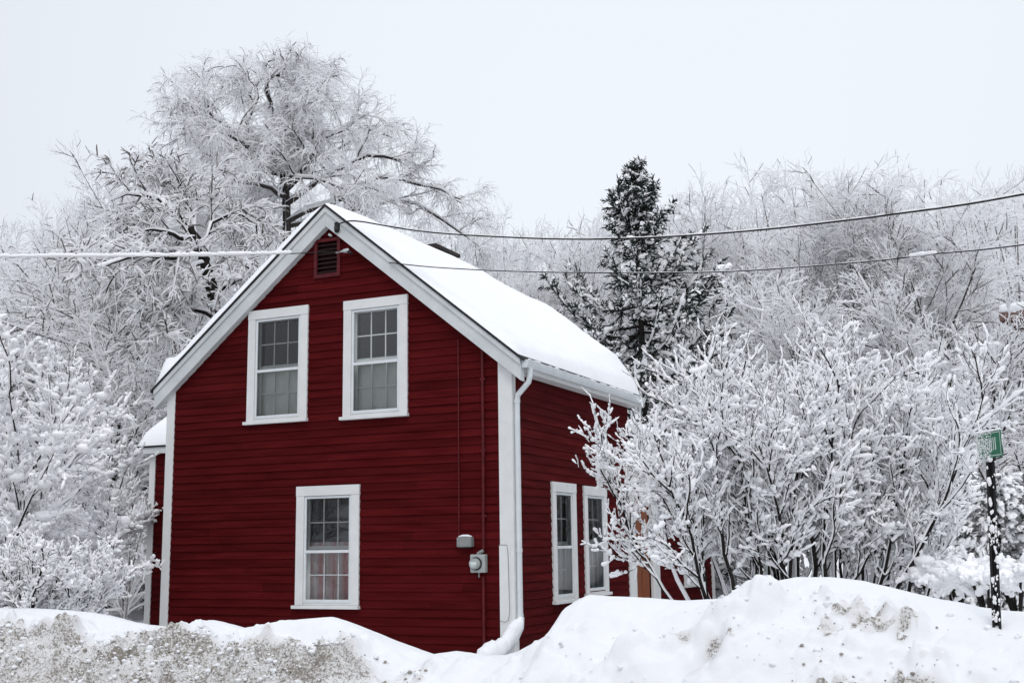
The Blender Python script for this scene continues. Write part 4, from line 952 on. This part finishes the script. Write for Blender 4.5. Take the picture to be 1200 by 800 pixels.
G_.blobs(rg, np.stack([xx+lean*z_/hgt_, np.full(k, -.016), z_], -1), .0065*np.exp(.5*rg.randn(k)), 0, 1.9); G_.blobs(rg, np.array([[lean*1.01, -.012, hgt_+.02], [lean*.58, -.016, hgt_*.58]]), .017, 0, 1.3)
me = G_.mesh('stuck_snow', [M['twig_snow']]); tag(link('stuck_snow', me, sg), kind='stuff')
# blade: seen at a slant

ang = rad(58); ca, sa = math.cos(ang), math.sin(ang)
bw_, bh_ = .36, .20
BL = lambda a, n, z: (lean+.012+a*ca-n*sa, -.03-a*sa-n*ca+.0, hgt_+.03+z)
mb = MB(); mb.box(-bw_*.55, bw_*.45, -.002, .002, 0, bh_, fn=BL); blade = mb.build('sign_blade', M['green'], sg, bevel=.001)
mb = MB(); e = .012
for (a0, a1, z0, z1) in ((-bw_*.55+e, bw_*.45-e, e, e+.005), (-bw_*.55+e, bw_*.45-e, bh_-e-.005, bh_-e), (-bw_*.55+e, -bw_*.55+e+.005, e+.006, bh_-e-.006), (bw_*.45-e-.005, bw_*.45-e, e+.006, bh_-e-.006)): mb.box(a0, a1, .0025, .0035, z0, z1, fn=BL)
mb.build('sign_border', M['sign_white'], blade)
# the lettering is half buried in frost and not readable in the photograph: upright strokes only, smeared over by frost
mb = MB(); a = -.155
for wd in (.012, .010, .012, .012, .010, .012, .012, .010, .012):
    mb.box(a, a+wd, .0025, .0035, .055, .150, fn=BL); a += wd+.017
mb.build('lettering', M['sign_white'], blade)
Gf = Geo(); k = 520; aa = -bw_*.54+bw_*.62*rg.rand(k)**1.8; zz2 = rg.uniform(.004, bh_, k)
Gf.blobs(rg, np.array([BL(x, .004, z) for x, z in zip(aa, zz2)]), .0036, 0, 1.0); Gf.blobs(rg, np.array([BL(x, 0, bh_+.004) for x in np.linspace(-.18, .14, 22)]), .011, 0, .8)
tag(link('stuck_snow', Gf.mesh('stuck_snow', [M['twig_snow']]), blade), kind='stuff')

# ------------------------------------------------------------------ snow-buried car behind the shrubs
def car(loc, rz):
    e = empty('parked_car', loc, rz); tag(e, 'dark blue car buried in snow, glimpsed between the shrub stems', 'car')
    prof = [(-2.1, .35), (-2.15, .62), (-2.0, .86), (-1.15, .95), (-.55, 1.36), (.75, 1.40), (1.45, .98), (2.05, .92), (2.15, .6), (2.1, .35)]
    mb = MB(); n = len(prof)
    def sec(y, ins): return [(x, y*(1-(ins if z > 1 else 0)), z) for x, z in prof]
    rows = [sec(-.84, .18), sec(-.5, .05), sec(.5, .05), sec(.84, .18)]
    V = [p for r_ in rows for p in r_]
    mb.add(V, [(i*n+j, i*n+(j+1) % n, (i+1)*n+(j+1) % n, (i+1)*n+j) for i in range(3) for j in range(n)], smooth=False); mb.add(rows[0], [tuple(range(n))]); mb.add(rows[-1], [tuple(range(n))])
    mb.build('body', M['blue_car'], e, bevel=.04)
    for sgn in (-1, 1):
        for q in ([(-.95, .98), (-.5, 1.28), (.05, 1.32), (.05, .98)], [(.10, .98), (.10, 1.32), (.68, 1.31), (1.15, .98)]):
            mb = MB(); mb.add([(x, sgn*(.86-.30*max(0, z-.96)), z) for x, z in q], [(0, 1, 2, 3)]); mb.build('window', M['car_glass'], e)
        for x in (-1.35, 1.35):
            mb = MB(); mb.tube([(x, sgn*.70, .32), (x, sgn*.86, .32)], .32, 20); w_ = mb.build('wheel', M['tyre'], e)
            mb = MB(); mb.tube([(x, sgn*.861, .32), (x, sgn*.868, .32)], .19, 16); mb.build('rim', M['grey_light'], w_)
    for y in (-.6, .6):
        mb = MB(); mb.box(-2.165, -2.10, y-.16, y+.16, .62, .76); mb.build('headlight', M['metal_white'], e, bevel=.01)
    xs = np.linspace(-2.05, 2.05, 44); ys = np.linspace(-.80, .80, 20); A, B = np.meshgrid(xs, ys, indexing='ij')
    top = np.interp(A, [-2.0, -1.15, -.55, .75, 1.45, 2.05], [.86, .95, 1.36, 1.40, .98, .92])
    ed = np.clip((.80-np.abs(B))/.15, 0, 1)*np.clip((2.05-np.abs(A))/.2, 0, 1); ed = np.sqrt(1-(1-ed)**2)
    zt = top+.01+.24*ed+.04*fbm(A*2, B*2+5, 3)*ed
    V = np.concatenate([np.stack([A, B, zt], -1).reshape(-1, 3), np.stack([A, B, top-.03], -1).reshape(-1, 3)])
    na_, nb_ = A.shape; I = np.arange(na_*nb_).reshape(na_, nb_); q = np.stack([I[:-1, :-1], I[1:, :-1], I[1:, 1:], I[:-1, 1:]], -1).reshape(-1, 4)
    rim = np.concatenate([I[0, :], I[1:, -1], I[-1, -2::-1], I[-2:0:-1, 0]]); rq = np.stack([rim, np.roll(rim, -1), np.roll(rim, -1)+na_*nb_, rim+na_*nb_], -1)
    me = np_mesh('snow_cover', V, np.concatenate([q, rq])); me.materials.append(M['snow']); link('snow_cover', me, e)
pc = at(938, 660, 23.5); car((pc[0], pc[1], -.05), rad(98))

# ------------------------------------------------------------------ evergreens and snowy heaps by the sign
def evergreen(seed, H, Rr, n=2600, squash=1.0, dense=1.0):
    rg = np.random.RandomState(seed); T = Geo(); C = Geo()
    tr = poly([(0, 0, -.3), (0, 0, H*.5), (0, 0, H*.9)], .06, .015, 8); T.bark(*tr, 7)
    u = rg.rand(n)**.6; a = rg.rand(n)*2*math.pi; z = H*(1-u*.98); rr = Rr*np.sqrt(np.clip(1-((z-H*.38)/(H*.64))**2, .02, 1))*(.80+.25*rg.rand(n))*(1+.22*np.sin(a*3+z*2))
    d = np.stack([np.cos(a), np.sin(a), .1+.5*rg.rand(n)], -1); base = np.stack([rr*.72*np.cos(a), rr*.72*np.sin(a), z-.1], -1)
    Kk = 5; s_ = np.linspace(0, 1, Kk); L_ = (.16+.14*rg.rand(n))
    P = base[:, None]+d[:, None]*(L_[:, None]*s_[None])[..., None]; P[..., 2] -= .10*(s_**2)[None]*L_[:, None]/.2
    R = np.ones((n, Kk))*.02
    tw = grow(rg, P, R, 7, .1, 1, .10, .7, 3, -.1, .1, .8, .008, .3)
    C.diamond(rg, tw[0], tw[1]*1.8, .010, .5, .35, 0.5); C.snow(rg, P, R, .030, 8, lump=.22, minl=.35, gap=.2, keep=.8, rings=8)
    return T.mesh('trunk', NEAR), C.mesh('foliage', [M['needle_grey'], M['twig_snow']])
pe = at(1172, 640, 17.5); zt_ = at(1172, 545, 17.5)[2]; pe[2] = gz(pe[0], pe[1])-.1
plant('evergreen_bush', pe, *evergreen(91, zt_-pe[2], 1.0), 'rounded grey-green evergreen plastered with snow behind the signpost', 'evergreen', parts=('trunk', 'foliage'))
pe = at(1120, 650, 19.5); pe[2] = gz(pe[0], pe[1])-.1
plant('evergreen_bush', pe, *evergreen(92, at(1120, 590, 19.5)[2]-pe[2], .9, 1800), 'shorter evergreen plastered with snow left of the signpost', 'evergreen', parts=('trunk', 'foliage'))
def heap(seed, H, Rr, label, px, D, z=None):
    """a low plant bowed under rounded pillows of snow"""
    rg = np.random.RandomState(seed); T = Geo(); C = Geo(); st = []
    for k in range(9):
        a = rg.rand()*6.28; e = .5+.6*rg.rand(); st.append(poly([(0, 0, -.2), (.3*Rr*math.cos(a), .3*Rr*math.sin(a), H*.6), (Rr*e*math.cos(a), Rr*e*math.sin(a), H*(.9-.4*e))], .016, .008, 8))
    st = cat(st); L2 = grow(rg, *st, 7, .3, 1, .4*Rr, .7, 5, -.02, .1, .7, .006, .3); L3 = grow(rg, *L2, 5, .2, 1, .16*Rr, .7, 4, 0, .1, .8, .005, .3)
    T.bark(*st, 6); C.bark(*L2, 5); C.bark(*L3, 4); C.snow(rg, *L2, .04, 8, lump=.2, rings=9); C.snow(rg, *L3, .028, 7, lump=.22, rings=7)
    k = rg.rand(len(L2[0])) < .4; C.blobs(rg, L2[0][k][:, 2]+np.array([0, 0, .02]), .13*Rr+.02, 1, .55, 14, 9, .05)
    C.blobs(rg, st[0][:, 5]+np.array([0, 0, .0]), .26*Rr, 1, .5, 18, 10, .04)
    me1, me2 = T.mesh('stems', NEAR), C.mesh('twigs', NEAR)
    p = at(px, 660, D); p[2] = gz(p[0], p[1]) if z is None else z
    plant('buried_bush', p, me1, me2, label, 'bush', parts=('stems', 'twigs'))
def zat(px, py, D): return at(px, py, D)[2]
heap(101, .55, .55, 'low bush under rounded pillows of snow just left of the signpost', 1118, 14.0, zat(1118, 706, 14.))
heap(102, .60, .60, 'low bush under snow pillows at the right edge beside the signpost', 1188, 13.2, zat(1188, 716, 13.2))
heap(103, .75, .60, 'small bush bowed under snow between the rightmost shrub and the evergreens', 1085, 16.0, zat(1085, 690, 16.))
heap(104, .50, .45, 'small dark-stemmed bush poking from the snow directly behind the signpost', 1152, 12.6, zat(1152, 716, 12.6))

# ------------------------------------------------------------------ house glimpsed far right through the twigs
fh = at(1296, 640, 38.); fz = gz(fh[0], fh[1])
far = empty('distant_house', (fh[0], fh[1], fz), rad(-12)); tag(far, 'grey-brown house with a snowy eave glimpsed through twigs at the right edge', 'house')
mb = MB(); 
ztop_ = at(1190, 372, 38.)[2]-fz
mb.box(-1.6, 6, 0, 5, -.5, ztop_-.1); mb.build('wall', M['far_wall'], far)
mb = MB(); mb.box(-2.2, 6.5, -.6, 5.5, ztop_-.1, ztop_+.15); mb.build('eave', M['far_trim'], far, bevel=.02)
mb = MB(); mb.box(-2.2, 6.5, -.6, 5.5, ztop_+.153, ztop_+.42); mb.build('roof_snow', M['snow'], far, bevel=.08)
for x in (-.7, 2.2): 
    mb = MB(); mb.box(x, x+.5, -.05, -.005, ztop_-2.6, ztop_-1.0); w_ = mb.build('window', M['car_glass'], far)
    mb = MB(); mb.box(x-.14, x-.01, -.08, .0, ztop_-2.7, ztop_-.9); mb.build('window_trim', M['far_trim'], w_)

# ------------------------------------------------------------------ crumbs the plough left on the bank
def crumbs():
    rg = np.random.RandomState(5); G_ = Geo()
    def lay(n, x0, x1, y0, y1, s0, s1, mi):
        x = rg.uniform(x0, x1, n); y = rg.uniform(y0, y1, n); i = np.clip(np.searchsorted(gx, x), 1, len(gx)-1); j = np.clip(np.searchsorted(gy, y), 1, len(gy)-1)
        sz = s0*(s1/s0)**(rg.rand(n)**2.2); z = Hh[i, j]+sz*.25
        ok = (vnoise(x*2.1, y*3.0) > -.12)
        G_.blobs(rg, np.stack([x, y, z], -1)[ok], 1.0*sz[ok], mi, .75, 6, 4, .26)
    lay(2600, -5.6, 1.5, -6.3, -4.95, .008, .034, 0); lay(1500, -5.6, 1.5, -6.3, -4.98, .006, .020, 1)
    lay(420, 2.4, 7.2, -6.5, -4.9, .006, .030, 0); lay(45, 4.9, 5.9, -6.0, -5.0, .006, .02, 1)
    o = link('snow_crumbs', G_.mesh('snow_crumbs', [M['snow'], M['grit']])); tag(o, 'loose crumbs of snow and gritty ice scattered over the ploughed bank', 'snow crumbs', kind='stuff')
M['grit'] = mat('gritty_ice', (.34, .31, .27), .8, .35, 20)
crumbs()
